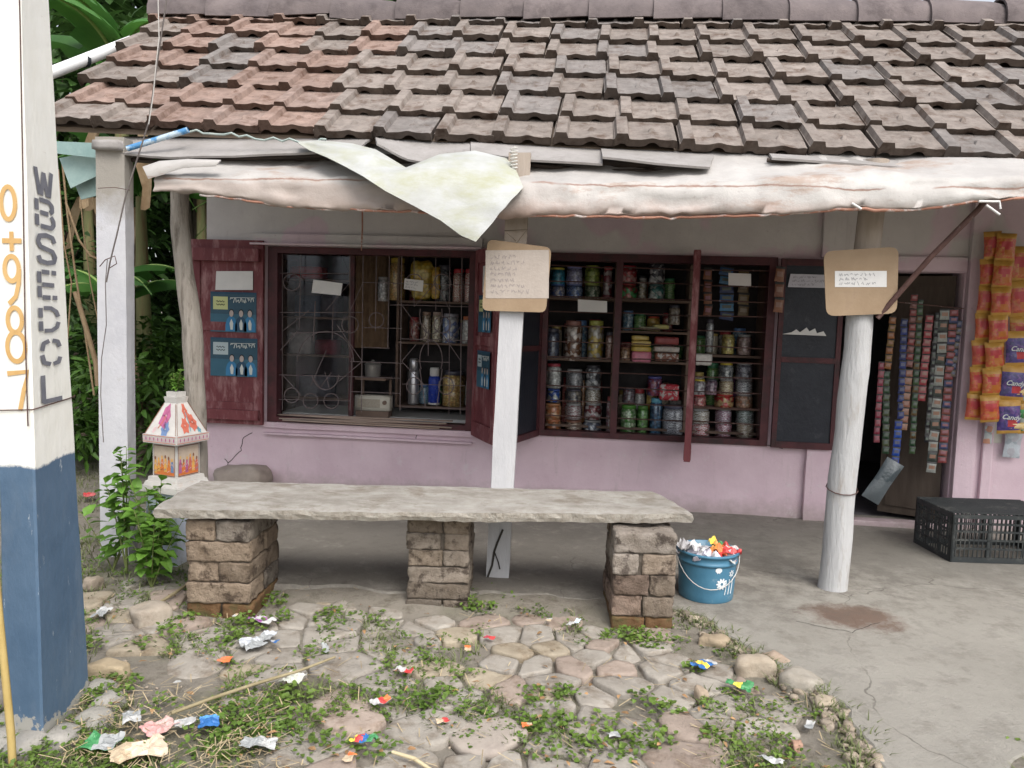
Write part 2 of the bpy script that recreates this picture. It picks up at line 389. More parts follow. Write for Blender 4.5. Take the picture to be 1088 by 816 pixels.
# pilasters and plaster bands
for nm,bx_ in (('pilaster',((1.60,W-.05,.04),(1.76,W-.003,.6))),('pilaster',((1.62,W-.045,2.04),(1.78,W-.003,3.4))),('pilaster',((2.66,W-.06,.04),(2.80,W-.003,3.4))),('pilaster',((2.86,W-.035,.04),(2.93,W-.003,1.2))),('door_lintel',((1.79,W-.03,1.955),(2.655,W-.003,2.06))),('window_lintel',((-2.8,W-.05,2.055),(-.93,W-.003,2.13))),('drip_ledge',((-2.8,W-.1,2.035),(-.93,W-.003,2.054))),('window_ledge',((-2.72,W-.03,.555),(-.95,W-.003,.605))),('window_ledge',((-2.7,W-.05,.5),(-.97,W-.003,.52))),('doorstep',((1.8,W-.12,.02),(2.64,W-.003,.09)))):
    pb=MB(); a_,b_=bx_; pb.rbox([(p+q)/2 for p,q in zip(a_,b_)],[q-p for p,q in zip(a_,b_)],n=8,r=.006,amp=.003,fr=7,smooth=False); pb.build(nm,PLAS,bld)
ck=MB()
for pts in ([(222,520),(240,505),(243,492),(256,478),(258,466),(270,458)],[(240,505),(262,500),(270,512)],[(243,492),(238,486)],[(790,470),(800,471),(840,478)],[(440,452),(443,462),(441,470)]):
    P=[YP(a,b,W) for a,b in pts]; q=[]
    for a,b in zip(P,P[1:]):
        for k in range(5): v=a.lerp(b,k/5); q.append(v+noise.noise_vector(v*30)*Vector((.012,0,.012)))
    for v in q: v.y=W
    ribbon(ck,q,.006,(0,-1,0),0,.002)
ck.build('crack',M('crack',0),bld)
rb=MB(); rb.rbox(YP(258,508,5.9),(.42,.28,.2),n=6,r=.08,amp=.04,fr=6); rb.build('broken_plaster',M('rubble',(.25,.21,.18),(.35,.3,.26),bump=.8),bld)
# wood, metal
MAROON=M('maroon_paint',(.12,.026,.032),(.19,.055,.06),scale=7,rough=.6,c3=(.36,.2,.2),t3=(.5,.72),s3=9,sc3=(1.5,1,.4),bump=.35,bs=30)
DKMAR=M('dark_maroon_paint',(.05,.014,.018),(.095,.028,.032),scale=7,rough=.5,c3=(.03,.02,.02),t3=(.5,.7),s3=6)
NAVY=M('dark_navy_board',(.012,.014,.022),(.022,.026,.036),scale=8,rough=.4,c3=(.05,.05,.06),t3=(.6,.8),s3=12)
IRON=M('rusty_iron',(.07,.035,.03),(.12,.065,.055),scale=25,rough=.6,c3=(.3,.25,.24),t3=(.6,.7),s3=20)
PAPER=M('paper',(.62,.61,.6),(.7,.69,.67),scale=8,rough=.9,bump=.1); INK=M('ink',(.08,.08,.11))
WHITEP=M('white_lime',(.40,.40,.415),(.50,.50,.51),scale=6,rough=.85,c3=(.42,.40,.38),t3=(.6,.78),s3=13,sc3=(1,1,.3),bump=.5,bs=26)
# left window
def win(label): 
    o=bpy.data.objects.new('window',None); C.objects.link(o); o.parent=bld; ORG[o.name]=ORG[bld.name]; o['label']=label; return o
w1=win('wide barred window between maroon shutters'); w2=win('long barred window of three bays full of jars')
f=MB(); f.box((-2.68,W-.02,.605),(-2.6,W+.1,2.03)); f.box((-1.03,W-.02,.605),(-.97,W+.1,2.03)); f.box((-2.6,W-.018,1.98),(-1.03,W+.1,2.03)); f.box((-2.6,W-.018,.608),(-1.03,W+.1,.65))
f.build('frame',DKMAR,w1)
f=MB()
for i in range(5): 
    q=MB(); f.rbox((-1.85+rs.uniform(-.1,.1),W-.05+.02*i,.625+.011*i),(rs.uniform(1.1,1.6),.05,.012),rot=Matrix.Rotation(rs.uniform(-.015,.015),3,'Y')@Matrix.Rotation(rs.uniform(-.02,.02),3,'Z'),n=3,r=.004)
f.build('sill_board',M('old_plank',(.28,.2,.16),(.4,.32,.27),scale=5,sc3=(.5,4,4),bump=.5),w1)
GY=W+.03
gr=MB()
def bar(pts,r=.0042,mb=None): (mb or gr).tube([YP(a,b,GY) for a,b in pts],r,6,caps=False)
def arc(cx,cy,rx,ry,a0,a1,n=14): bar([(cx+rx*math.cos(math.radians(a0+(a1-a0)*k/n)),cy+ry*math.sin(math.radians(a0+(a1-a0)*k/n))) for k in range(n+1)])
for a in [(386,268,384,438),(400,270,399,352),(414,270,412,370),(427,270,425,436),(455,378,455,350),(491,272,489,440),(504,274,502,440),(374,380,372,436),(335,320,333,362),(354,325,353,362),(290,270,289,436)]: bar([(a[0],a[1]),(a[2],a[3])])
for a in [(286,332,386,332),(372,384,428,386),(386,369,414,370),(372,400,425,402),(372,416,425,418),(427,324,500,326),(414,324,428,324),(442,384,478,385),(427,432,502,435),(286,398,372,400),(310,354,372,352),(427,360,502,362)]: bar([(a[0],a[1]),(a[2],a[3])],.0035)
arc(346,384,30,32,180,360); arc(346,398,14,16,0,180); arc(458,382,12,20,150,390,18); arc(458,335,12,20,-20,200); bar([(446,392),(452,432)]); bar([(470,392),(464,432)]); arc(445,352,8,9,0,360); arc(440,410,8,9,0,360); arc(474,410,8,9,0,360)
for a in [(316,352,298,372),(358,345,385,384),(385,384,360,405),(427,324,446,350),(427,384,442,366),(470,355,490,384),(427,384,450,408),(347,372,330,410),(330,398,340,412),(340,412,352,396),(345,395,350,412)]: bar([(a[0],a[1]),(a[2],a[3])],.0035)
for cx,cy,rr3 in ((310,420,8),(330,426,8),(352,426,8),(310,300,9),(372,345,9),(400,340,8),(470,300,9),(470,345,9),(440,300,9)): arc(cx,cy,rr3,rr3,0,360,12)
for a in [(300,270,300,436),(320,270,318,350),(372,270,372,380),(440,272,440,326),(478,273,477,440),(463,272,463,330)]: bar([(a[0],a[1]),(a[2],a[3])],.003)
for a in [(286,290,372,291),(286,424,372,426),(386,300,502,303),(386,348,427,349),(427,408,502,410)]: bar([(a[0],a[1]),(a[2],a[3])],.003)
for a in [(300,352,328,330),(372,300,346,330),(386,300,372,330),(300,398,320,420),(440,326,463,300),(463,300,478,330),(478,362,491,345)]: bar([(a[0],a[1]),(a[2],a[3])],.003)
gr.build('grille',M('grey_iron',(.12,.09,.09),(.2,.16,.16),scale=20,rough=.5,bump=.2),w1)
mk=NT('window_glass'); gl=mk.n('ShaderNodeBsdfGlossy'); gl.inputs['Roughness'].default_value=.08; gl.inputs[0].default_value=(.6,.65,.75,1); tr=mk.n('ShaderNodeBsdfTransparent'); mx=mk.n('ShaderNodeMixShader'); fr=mk.n('ShaderNodeFresnel'); fr.inputs[0].default_value=1.35
mk.l(mk.math('MULTIPLY',fr.outputs[0],1.5),mx.inputs[0]); mk.l(tr.outputs[0],mx.inputs[1]); mk.l(gl.outputs[0],mx.inputs[2]); mk.l(mx.outputs[0],mk.t.nodes['Material Output'].inputs[0]); GLASS=mk.m
b=MB(); b.box((-2.6,W+.075,.66),(-2.02,W+.079,1.97)); b.build('glass_pane',GLASS,w1)
b=MB(); b.box((-2.02,W+.06,.655),(-1.985,W+.095,1.975)); b.build('mullion',DKMAR,w1)
# shutters : panelled leaf built in its own plane (u across, z up) with thickness
def shutter(parent,hinge,ang,wd,z0,z1,mf,mp,rails,label=None,st=.06,rh=.07,th=.035):
    mb=MB(); M4=Matrix.Translation((hinge[0],hinge[1],0))@Matrix.Rotation(ang,4,'Z')
    mb.box((0,-th/2,z0),(st,th/2,z1),0,M4=M4); mb.box((wd-st,-th/2,z0),(wd,th/2,z1),0,M4=M4)
    for a,b in rails: mb.box((st,-th/2-.004,a),(wd-st,th/2+.004,b),0,M4=M4)
    for (a,b),(c2,d) in zip(rails,rails[1:]): mb.box((st,-th/2+.012,b),(wd-st,th/2-.012,c2),1,M4=M4)
    o=mb.build('shutter',[mf,mp],parent)
    if label: o['label']=label
    return M4
SH1=shutter(w1,(-2.70,W-.05),PI,.61,.58,2.07,MAROON,MAROON,[(.58,.66),(.66,.76),(1.34,1.41),(1.92,2.07)],'weathered maroon shutter carrying two blue posters',.075)
SH2=shutter(w1,(-.965,W-.03),math.radians(-63),.52,.58,2.03,MAROON,MAROON,[(.58,.7),(1.3,1.37),(1.93,2.03)],'maroon shutter standing open towards the road')
# outer lugs on shutter 1
for z0,z1 in ((1.9,2.0),(.62,.7)): b=MB(); b.box((-3.33,W-.11,z0),(-2.72,W-.073,z1)); b.build('batten',MAROON,w1)
# right window
f=MB(); f.box((-.45,W-.03,.6),(-.40,W+.08,2.03)); f.box((1.25,W-.03,.6),(1.31,W+.08,2.03)); f.box((-.40,W-.028,1.97),(1.25,W+.08,2.03)); f.box((-.40,W-.028,.6),(1.25,W+.08,.645))
f.box((.115,W-.032,.645),(.165,W+.07,1.97)); f.box((.70,W-.031,.645),(.745,W+.07,1.97)); f.build('frame',DKMAR,w2)
gb=MB(); z=.76
while z<1.96:
    for a,b in ((-.40,.115),(.165,.70),(.745,1.25)): gb.tube([(a,W+.02,z+rs.uniform(-.006,.006)),(b,W+.02,z+rs.uniform(-.006,.006))],.005,6,caps=False)
    z+=.117
gb.build('grille',IRON,w2)
shutter(w2,(-.455,W-.04),math.radians(-108),.5,.6,2.02,DKMAR,NAVY,[(.6,.65),(1.27,1.31),(1.97,2.02)],'dark navy shutter folded out from the left bay',.03)
shutter(w2,(.715,W-.04),math.radians(-97),.46,.53,2.03,MAROON,MAROON,[(.53,.6),(1.27,1.33),(1.97,2.03)],'maroon shutter seen edge on between two bays',.07,th=.045)
SH5=shutter(w2,(1.33,W-.055),0,.46,.6,2.02,DKMAR,NAVY,[(.6,.65),(1.25,1.29),(1.97,2.02)],'dark navy shutter opened flat beside the doorway',.035)
# door leaf half open + frame
dr=MB(); M4=Matrix.Translation((2.62,W+.06,0))@Matrix.Rotation(math.radians(152),4,'Z')
dr.box((0,-.02,.09),(.42,.02,1.93),0,M4=M4)
for a,b in ((.15,.75),(.85,1.85)): dr.box((.05,.0215,a),(.37,.03,b),0,M4=M4)
dr.build('door',M('brown_door',(.06,.045,.035),(.09,.07,.055),scale=6,sc3=(3,3,.4)),bld)
# ------------------------------------------------------------------ roof
EZ=lambda x: 2.49-.031*x
def RP(x,t,h=0):
    a=Vector((x,4.5,EZ(x))); b=Vector((x-.0,6.2,3.815-.018*x)); 
    n=Vector((0,-(b.z-a.z),b.y-a.y)).normalized(); return a.lerp(b,t)+n*h
SL=2.17
TILE=M('clay_tile',(.165,.148,.138),(.29,.263,.248),scale=12,bump=.7,bs=60,bd=.006,c3=(.115,.085,.07),t3=(.5,.68),s3=9,attr=True,rough=.93)
def tile(mb,x0,t0,wd,ln,col,r,first=False):
    nu,nv=15,5; vs=[];fs=[];dx=r.uniform(-.012,.012);dh=r.uniform(-.008,.012);sk=r.uniform(-.012,.012);dz=r.uniform(-.016,.012)
    def H(u,v):
        h=.0
        if .015<u<.25: h+=.032*min(1,(u-.015)/.03)*min(1,(.25-u)/.03)
        h+=.012*max(0,1-abs(u-.62)/.16)*max(0,1-v*2.2)
        h+=.006*max(0,1-abs(u-.95)/.05)
        h+=.03*math.exp(-(((u-.62)/.03)**2+((v-.36)/.05)**2))
        return h
    def lo(u): return .026*max(0,1-((u-.62)/.13)**2)+.016*max(0,1-((u-.13)/.09)**2)
    us=[0,.015,.045,.1,.17,.22,.25,.3,.42,.5,.56,.6,.64,.68,.74,.86,.93,.97,1.0]
    for j in range(nv+1):
        v=[0,.05,.28,.36,.44,1.0][j]
        for i,u in enumerate(us):
            lift=.044*(1-v)+.004+dh
            vs.append(RP(x0+dx+u*wd+sk*v,t0+dz/SL+v*ln/SL+.004*noise.noise(Vector((x0*9+u*3,t0*9,1)))*(v<.1),lift+H(u,v)+.0015*noise.noise(Vector((x0+u*.3,t0*9+v,3))*9)))
    K=len(us)
    for j in range(nv):
        for i in range(K-1): fs.append((j*K+i,j*K+i+1,(j+1)*K+i+1,(j+1)*K+i))
    mb.add(vs,fs,0,col,False)
    fr=[vs[i] for i in range(K)]; bt=[RP(x0+dx+u*wd,t0+dz/SL+.004,.012+dh+lo(u)-.010) for u in us]
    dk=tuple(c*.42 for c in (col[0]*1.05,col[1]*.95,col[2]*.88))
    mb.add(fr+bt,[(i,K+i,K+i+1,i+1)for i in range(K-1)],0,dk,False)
    # sides
    for i in (0,K-1):
        L=[vs[j*K+i] for j in range(nv+1)]; B=[RP(x0+dx+us[i]*wd+sk*v,t0+dz/SL+v*ln/SL,-.004) for v in (0,.05,.28,.36,.44,1.)]
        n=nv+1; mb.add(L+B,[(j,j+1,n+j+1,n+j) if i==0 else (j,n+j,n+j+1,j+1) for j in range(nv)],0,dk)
rt=random.Random(5); tm=MB(); TW=.352; rows=[0,.3,.645,.985,1.325,1.66,1.99]
for ri,sd in enumerate(rows):
    x=-3.42-.04*ri+(0 if ri%2 else -.17)
    if ri%2==0: x+=.12
    while x<5.9:
        v=rt.uniform(.88,1.08); left=max(0,min(1,(-1.2-x)/2)); 
        if rt.random()<.06+.6*left: col=(v*1.14,v*.9,v*.8)
        elif rt.random()<.25: col=(v*.88,v*.88,v*.88)
        else: col=(v*1.0,v*.95,v*.9)
        if rt.random()<.012: col=(1.12,.92,.84)
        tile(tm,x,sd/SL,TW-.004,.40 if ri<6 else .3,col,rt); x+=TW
roof=bpy.data.objects.new('roof',None); C.objects.link(roof); roof.parent=bld; ORG[roof.name]=ORG[bld.name]
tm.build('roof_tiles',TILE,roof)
rm=MB(); L=[RP(-3.5,0.02,-.02),RP(5.8,0.02,-.02),RP(5.8,1,-.02),RP(-3.6,1,-.02)]; rm.prism(L,(0,0,-.03))
B0=[RP(-3.6,1,-.0),RP(5.8,1,-.0)]; rm.prism([B0[0],B0[1],B0[1]+Vector((0,3.4,-2.2)),B0[0]+Vector((0,3.4,-2.2))],(0,0,-.03))
rm.prism([(-3.15,6.1,3.5),(-3.15,9.2,1.9),(-3.15,9.2,3.5),(-3.15,6.3,3.78)],(.05,0,0))
rm.build('roof_deck',M('old_timber',(.16,.12,.09),(.22,.17,.13),sc3=(.4,3,3)),roof)
RIDGE=M('ridge_clay',(.115,.1,.1),(.18,.155,.15),scale=5,bump=.5,bs=40,c3=(.06,.05,.05),t3=(.5,.75),s3=3,attr=True,rough=.95)
rc=MB(); x=-3.72
while x<5.9:
    wd=.515*rt.uniform(.93,1.04); v=rt.uniform(.8,1.15); P=[]; zz=3.83-.018*x+rt.uniform(-.012,.012); tl=rt.uniform(-.03,.03)
    G=[]
    for i in range(7):
        u=i/6; rad=.185+.022*(1-u)-.012*(u>.9); row=[]
        for k in range(11):
            a=PI*(1.04-k/10*1.08); row.append((x+u*(wd+.03),6.26-rad*1.0*math.cos(a)*-1 if 0 else 6.26+rad*math.cos(a),zz+tl*u+rad*.98*math.sin(a)-.02))
        G.append(row)
    rc.sheet(G,.016,0,(v,v*.97,v*.98)); x+=wd
rc.build('ridge_cap',RIDGE,roof)
# bluish sheets at the left end of the eave
bs=MB()
for i,(P) in enumerate([[(58,150),(104,152),(104,168),(60,163)],[(63,168),(104,160),(105,186),(75,200)],[(78,192),(108,186),(106,207),(86,212)]]):
    bs.prism([YP(a,b,4.42+.06*i) for a,b in P],(0,.008,0))
o=bs.build('roof_sheet',M('teal_sheet',(.2,.3,.29),(.3,.4,.38),scale=6,c3=(.12,.14,.13)),roof)
# eave boards under the tiles
EB=M('asbestos_board',(.24,.225,.21),(.33,.31,.3),scale=5,c3=(.22,.2,.19),t3=(.55,.75),s3=7,bump=.4)
eb=MB()
def board(front,back,yf,yb,th=.012,mb=eb,mi=0):
    n=12; G=[]
    def at(P,t):
        x=P[0][0]+(P[-1][0]-P[0][0])*t
        for a,b in zip(P,P[1:]):
            if a[0]<=x<=b[0]+1e-6: return x,a[1]+(b[1]-a[1])*(x-a[0])/max(1e-6,b[0]-a[0])
        return P[-1]
    for k in range(n+1):
        t=k/n; a=YP(*at(front,t),yf); b=YP(*at(back,t),yb); w_=noise.noise(a*3)*.012; G.append([a+Vector((0,0,w_)),a.lerp(b,.5)+Vector((0,0,.006)),b])
    mb.sheet(G,-th,mi,smooth=False)
board([(116,164),(170,168),(260,167),(380,161)],[(132,147),(400,146)],4.28,4.62)
board([(400,155),(430,170),(470,178),(500,168)],[(398,146),(500,152)],4.24,4.6)
board([(500,164),(560,171),(640,177)],[(500,150),(640,158)],4.26,4.62)
board([(640,170),(700,176),(754,180)],[(638,158),(760,163)],4.22,4.6)
board([(820,170),(900,176),(1000,182),(1100,188),(1240,196)],[(815,164),(1240,184)],4.3,4.62)
eb.build('eave_board',EB,roof)
b=MB()
for pts in ([(115,168),(165,172),(380,164)],[(500,170),(640,182),(750,182)],[(815,170),(900,178),(1000,184),(1140,190)]):
    b.tube([YP(a,c2,4.36) for a,c2 in pts],.012,6)
b.tube([YP(105,168,4.42)+Vector((0,0,.03)),YP(1300,196,4.42)+Vector((0,0,.03))],.03,8)
b.build('eave_pole',M('black_bamboo',(.05,.04,.035),(.09,.07,.06)),roof)
# ------------------------------------------------------------------ awning
def interp(P,x):
    if x<=P[0][0]: return P[0][1]
    for a,b in zip(P,P[1:]):
        if x<=b[0]:
            t=(x-a[0])/(b[0]-a[0]); t=t*t*(3-2*t)*.5+t*.5; return a[1]+(b[1]-a[1])*t
    return P[-1][1]
mk=NT('awning_tin'); x,y,z=mk.xyz(); c=mk.mix(mk.ramp(mk.noise(3.0,6,.7,sc3=(.8,1.2,1.2)),.3,.75),(.34,.32,.305),(.49,.47,.445))
c=mk.mix(mk.ramp(mk.noise(2.6,7,.75,sc3=(.55,1.2,1.6)),.56,.66),c,(.33,.255,.21)); c=mk.mix(mk.math('MULTIPLY',mk.ramp(mk.math('ADD',z,mk.math('MULTIPLY',mk.noise(5,5,.7),-.16)),-.235,-.13,True),.8),c,(.27,.17,.13)); c=mk.mix(mk.ramp(mk.noise(40,5,.7),.62,.8),c,(.25,.22,.2))
lp=mk.math('MULTIPLY',mk.ramp(mk.math('ADD',z,mk.math('MULTIPLY',mk.noise(3.5,5,.7,sc3=(.5,1,1)),.12)),.045,.085,True),mk.ramp(mk.math('ADD',x,mk.noise(2,4)),-.9,.7,True)); c=mk.mix(mk.math('MULTIPLY',lp,.75),c,(.33,.27,.235))
sm=mk.math('SUBTRACT',mk.math('ADD',z,mk.math('MULTIPLY',mk.noise(2.2,6,.7,sc3=(.5,1,1)),.09)),.062); sm=mk.ramp(mk.math('ABSOLUTE',sm),.002,.007,True); c=mk.mix(mk.math('MULTIPLY',sm,mk.ramp(mk.noise(1.6,3),.42,.5)),c,(.24,.15,.115))
mk.base(c); mk.b.inputs['Roughness'].default_value=.55; mk.bump(mk.noise(14,6,.75),.4,.012); TIN=mk.m
aw=thing('awning',(0,4.2,2.2),'long dented whitish tin awning sheet with a rusty curled lip below the tiles','awning')
lipb=[(-2.47,2.145),(-2.2,2.13),(-1.58,2.07),(-.6,2.05),(.28,2.052),(.8,2.07),(1.21,2.109),(1.5,2.11),(1.877,2.16),(2.1,2.18),(3.4,2.19)]
bend=[(-2.5,2.235),(-1.6,2.235),(-.6,2.215),(.28,2.225),(1.21,2.27),(1.9,2.28),(2.1,2.29),(3.4,2.3)]
a=MB(); G=[]
NX=240
for i in range(NX+1):
    x=-2.47+i*(5.87/NX); zb=interp(bend,x); zl=interp(lipb,x); wv=.03*noise.noise(Vector((x*1.7,1,0)))+.012*noise.noise(Vector((x*6,2,0)))
    row=[]
    prof=[(4.66,2.55-.009*x),(4.5,2.44),(4.36,zb+.12),(4.24,zb+.055),(4.14,zb+.008),(4.105,zb-.012),(4.09,zb-.05),(4.078,(zb+zl)/2-.01),(4.07,zl+.012),(4.075,zl),(4.10,zl+.004+.012*noise.noise(Vector((x*9,7,0))))]
    for j,(yy,zz) in enumerate(prof):
        k=min(1,j/4); cr_=.024*(.3-abs(noise.noise(Vector((x*2.6+j*.9,j*.35,31)))))+.009*(.35-abs(noise.noise(Vector((x*8-j*.6,j*.5,12))))); zz+=cr_*(j>0)*1.2; yy-=cr_*(j>3)*1.6
        row.append(Vector((x,yy+wv*k+.006*noise.noise(Vector((x*11,j*.6,4))),zz+(.018*noise.noise(Vector((x*3,j*.5,9)))+.007*noise.noise(Vector((x*14,j*.9,2))))*(1 if 0<j else 0)+(.012*noise.noise(Vector((x*16,0,5))) if j>=7 else 0))))
    G.append(row)
G=[[q for a_,b_ in zip(r_,r_[1:]) for q in (a_,a_.lerp(b_,.5)+noise.noise_vector(a_*13)*.004)]+[r_[-1]] for r_ in G]
a.sheet(G,.004,0); a.build('tin_sheet',TIN,aw)
# folded overlap at the left end and seams
a=MB(); P=[(152,178),(170,172),(200,170),(235,171)]; Q=[(158,190),(172,186),(195,178),(230,176)]
a.sheet([[YP(p[0],p[1],4.12),YP((p[0]+q[0])/2,(p[1]+q[1])/2,4.05),YP(q[0],q[1],4.06)] for p,q in zip(P,Q)],.006)
a.build('torn_corner',TIN,aw)
RUST=M('rust_edge',(.28,.12,.08),(.4,.22,.16),scale=14,c3=(.55,.5,.48),t3=(.5,.6),s3=8)
a=MB(); pts=[]
for i in range(120):
    x=-2.2+i*(5.4/119); pts.append(Vector((x,4.075+.03*noise.noise(Vector((x*1.7,1,0))),interp(lipb,x)-.004+.012*noise.noise(Vector((x*16,0,5))))))
a.tube(pts,[.006+.006*abs(noise.noise(p*5)) for p in pts],6); a.build('rusty_lip',RUST,aw)
a=MB(); 
for pts in ([(1040,214),(1062,214),(1063,222)],[(1048,218),(1062,228)],[(905,216),(915,222)]): a.tube([YP(p[0],p[1],4.06) for p in pts],.006,6)
a.build('tie_wire',PAPER,aw)
# yellowish flex sheet
fx=MB(); L=[(318,151),(345,158),(372,175),(398,193),(425,210),(450,224),(478,240),(503,257)]; Rr=[(336,151),(372,153),(402,160),(440,176),(472,180),(520,176),(553,196),(507,256)]
TOP=[(318,151),(340,150),(375,153),(400,160),(432,180),(468,165),(505,161),(538,168),(547,178),(556,199)]
BOT=[(318,153),(330,160),(348,168),(366,177),(386,188),(410,203),(440,219),(468,234),(490,250),(506,257)]
MIDY=[(4.33,4.33),(4.33,4.3),(4.32,4.2),(4.26,4.12),(4.2,4.06),(4.24,4.03),(4.26,4.02),(4.24,4.015),(4.16,4.01),(4.06,4.005)]
G=[]
for (t,b_,ym) in zip(TOP,BOT,MIDY):
    row=[]
    for k in range(9):
        s=k/8; yv=ym[0]-.07*min(1,s*3)+(ym[1]-.05-ym[0])*s**.5; q=YP(t[0]+(b_[0]-t[0])*s,t[1]+(b_[1]-t[1])*s,yv); q+=Vector((0,-abs(noise.noise(q*7))*.03-.016*noise.noise(q*16)-.008*noise.noise(q*33),.008*noise.noise(q*21))); row.append(q)
    G.append(row)
def densify(G,k=3):
    out=[]
    for a,b in zip(G,G[1:]):
        for j in range(k): out.append([p.lerp(q,j/k) for p,q in zip(a,b)])
    out.append(G[-1]); return out
G=densify(G); fx.sheet(G,.003,0)
fx.build('flex_sheet',M('flex_banner',(.35,.355,.33),(.46,.47,.465),scale=5,rough=.6,c3=(.34,.345,.24),t3=(.45,.7),s3=3.2,bump=.3,bs=12,sc3=(1,1,2)),None,YP(430,200,4.1))
tag(C.objects['flex_sheet'],'limp yellowish white plastic sheet draped over the tin awning with a corner hanging down','sheet')
# ------------------------------------------------------------------ posts
def post_box(name,cx,cy,w_,d_,z0,z1,ang,mat,label,lean=(0,0),amp=.004,cat='post'):
    mb=MB(); n=14; vs=[]
    G=[]
    prof=[(-.5,-.5),(0,-.51),(.5,-.5),(.51,0),(.5,.5),(0,.51),(-.5,.5),(-.51,0)]
    rings=[]
    for i in range(n+1):
        z=z0+(z1-z0)*i/n; o=Vector((cx+lean[0]*(z-z0),cy+lean[1]*(z-z0),z)); rings.append([o+(RZ(ang)@Vector((p[0]*w_,p[1]*d_,0)))+noise.noise_vector(Vector((p[0]*2+cx,p[1]*2,z*4)))*amp for p in prof])
    K=len(prof); vs=[v for r in rings for v in r]
    mb.add(vs,[(i*K+k,i*K+(k+1)%K,(i+1)*K+(k+1)%K,(i+1)*K+k) for i in range(n) for k in range(K)],0); mb.add(rings[-1],[list(range(K))]); 
    return mb
lc=thing('concrete_column',(-2.86,4.3,0),'square whitewashed concrete column at the left corner of the verandah','column')
lm=post_box('',-2.86,4.32,.17,.10,-.05,2.48,math.radians(6),None,'')
mk=NT('column_paint'); x,y,z=mk.xyz(); c=mk.mix(mk.ramp(mk.noise(5,5,.7),.3,.7),(.42,.42,.45),(.52,.52,.54)); c=mk.mix(mk.ramp(mk.noise(8,6,.8),.6,.8),c,(.33,.31,.29))
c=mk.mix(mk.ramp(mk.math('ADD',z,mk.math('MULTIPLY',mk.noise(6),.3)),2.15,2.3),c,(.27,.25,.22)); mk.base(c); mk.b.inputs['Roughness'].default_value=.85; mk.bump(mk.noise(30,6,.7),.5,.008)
lm.build('shaft',mk.m,lc)
lm=MB(); lm.rbox((-2.86,4.40,2.43),(.17,.34,.06),n=3,r=.01,amp=.004); lm.build('cap',EB,lc)
mp=thing('painted_post',(-.52,4.23,0),'straight square white post in the middle of the bench, with a cracked foot','post')
mpm=post_box('',-.52,4.28,.128,.12,-.02,1.74,math.radians(4),None,'',(.022,0)); mpm.build('shaft',WHITEP,mp)
mpm=post_box('',-.482,4.28,.12,.115,1.741,2.4,math.radians(4),None,'',(.022,0)); mpm.build('bare_top',M('bare_wood',(.3,.25,.2),(.4,.34,.29),sc3=(3,3,.4),bump=.5),mp)
cb=MB(); q=[Vector((-.49,4.216,.33)),Vector((-.52,4.216,.25)),Vector((-.535,4.216,.2)),Vector((-.545,4.216,.12)),Vector((-.575,4.216,.03))]; ribbon(cb,q,.012,(0,-1,0),0,.004); ribbon(cb,[q[2],Vector((-.51,4.216,.14)),Vector((-.5,4.216,.1))],.007,(0,-1,0),0,.004)
cb.build('crack',M('crack',0),mp)
rp=thing('log_post',(1.365,4.44,0),'thick round whitewashed wooden post leaning right beside the doorway','post')
pts=[];rr=[]
P=[(1.366,4.44,-.02),(1.372,4.44,.1),(1.382,4.44,.45),(1.398,4.44,.9),(1.412,4.44,1.3),(1.418,4.44,1.6)]
for i in range(25):
    t=i/24*5; k=min(4,int(t)); v=Vector(P[k]).lerp(Vector(P[k+1]),t-k); pts.append(v+noise.noise_vector(v*3)*.01); rr.append(.083-.013*i/24+.005*noise.noise(v*6))
b=MB(); b.tube(pts,rr,14); b.build('shaft',M('white_lime_log',(.38,.38,.38),(.5,.5,.5),scale=5,c3=(.33,.3,.27),t3=(.56,.72),s3=9,sc3=(2,2,.35),bump=.9,bs=18,bd=.015),rp)
b=MB(); b.tube([Vector((1.42,4.44,1.6)),Vector((1.43,4.44,1.9)),Vector((1.447,4.44,2.3)),Vector((1.45,4.44,2.42))],[.07,.068,.066,.064],12); b.build('bare_top',M('bare_wood',0),rp)
b=MB(); b.tube([rp.location+Vector((-.08,-.08,.62+.02*math.sin(k)))+Vector((.083*math.cos(k)+.1,.083*math.sin(k)+.08,0)) for k in [i*.5 for i in range(13)]],.003,5); b.build('binding_wire',IRON,rp)
wp=thing('crooked_pole',(-2.33,4.5,0),'crooked grey barked tree pole holding up the left end of the awning','post')
pts=[YP(a,b_,4.42) for a,b_ in [(191,196),(191,240),(196,290),(204,345),(206,390),(208,440),(210,500),(211,560),(211,600)]]
pp=[];rr=[]
for a_,b_ in zip(pts,pts[1:]):
    for k in range(4): pp.append(a_.lerp(b_,k/4))
rr=[.054+.012*i/len(pp)+.006*noise.noise(p*5) for i,p in enumerate(pp)]
b=MB(); b.tube(pp,rr,12); b.build('trunk',M('grey_bark',(.24,.21,.18),(.35,.32,.28),scale=8,c3=(.12,.10,.08),t3=(.52,.7),s3=9,sc3=(3,3,.5),bump=.9,bs=20,bd=.02),wp)
o=MB(); o.tube([YP(1047,212,4.15),YP(1040,222,4.17),YP(990,272,4.28),YP(932,338,4.36)],.015,8); o=o.build('iron_rod',IRON,None,YP(932,338,4.36)); tag(o,'brown iron rod propping the awning diagonally from the round white post','rod')
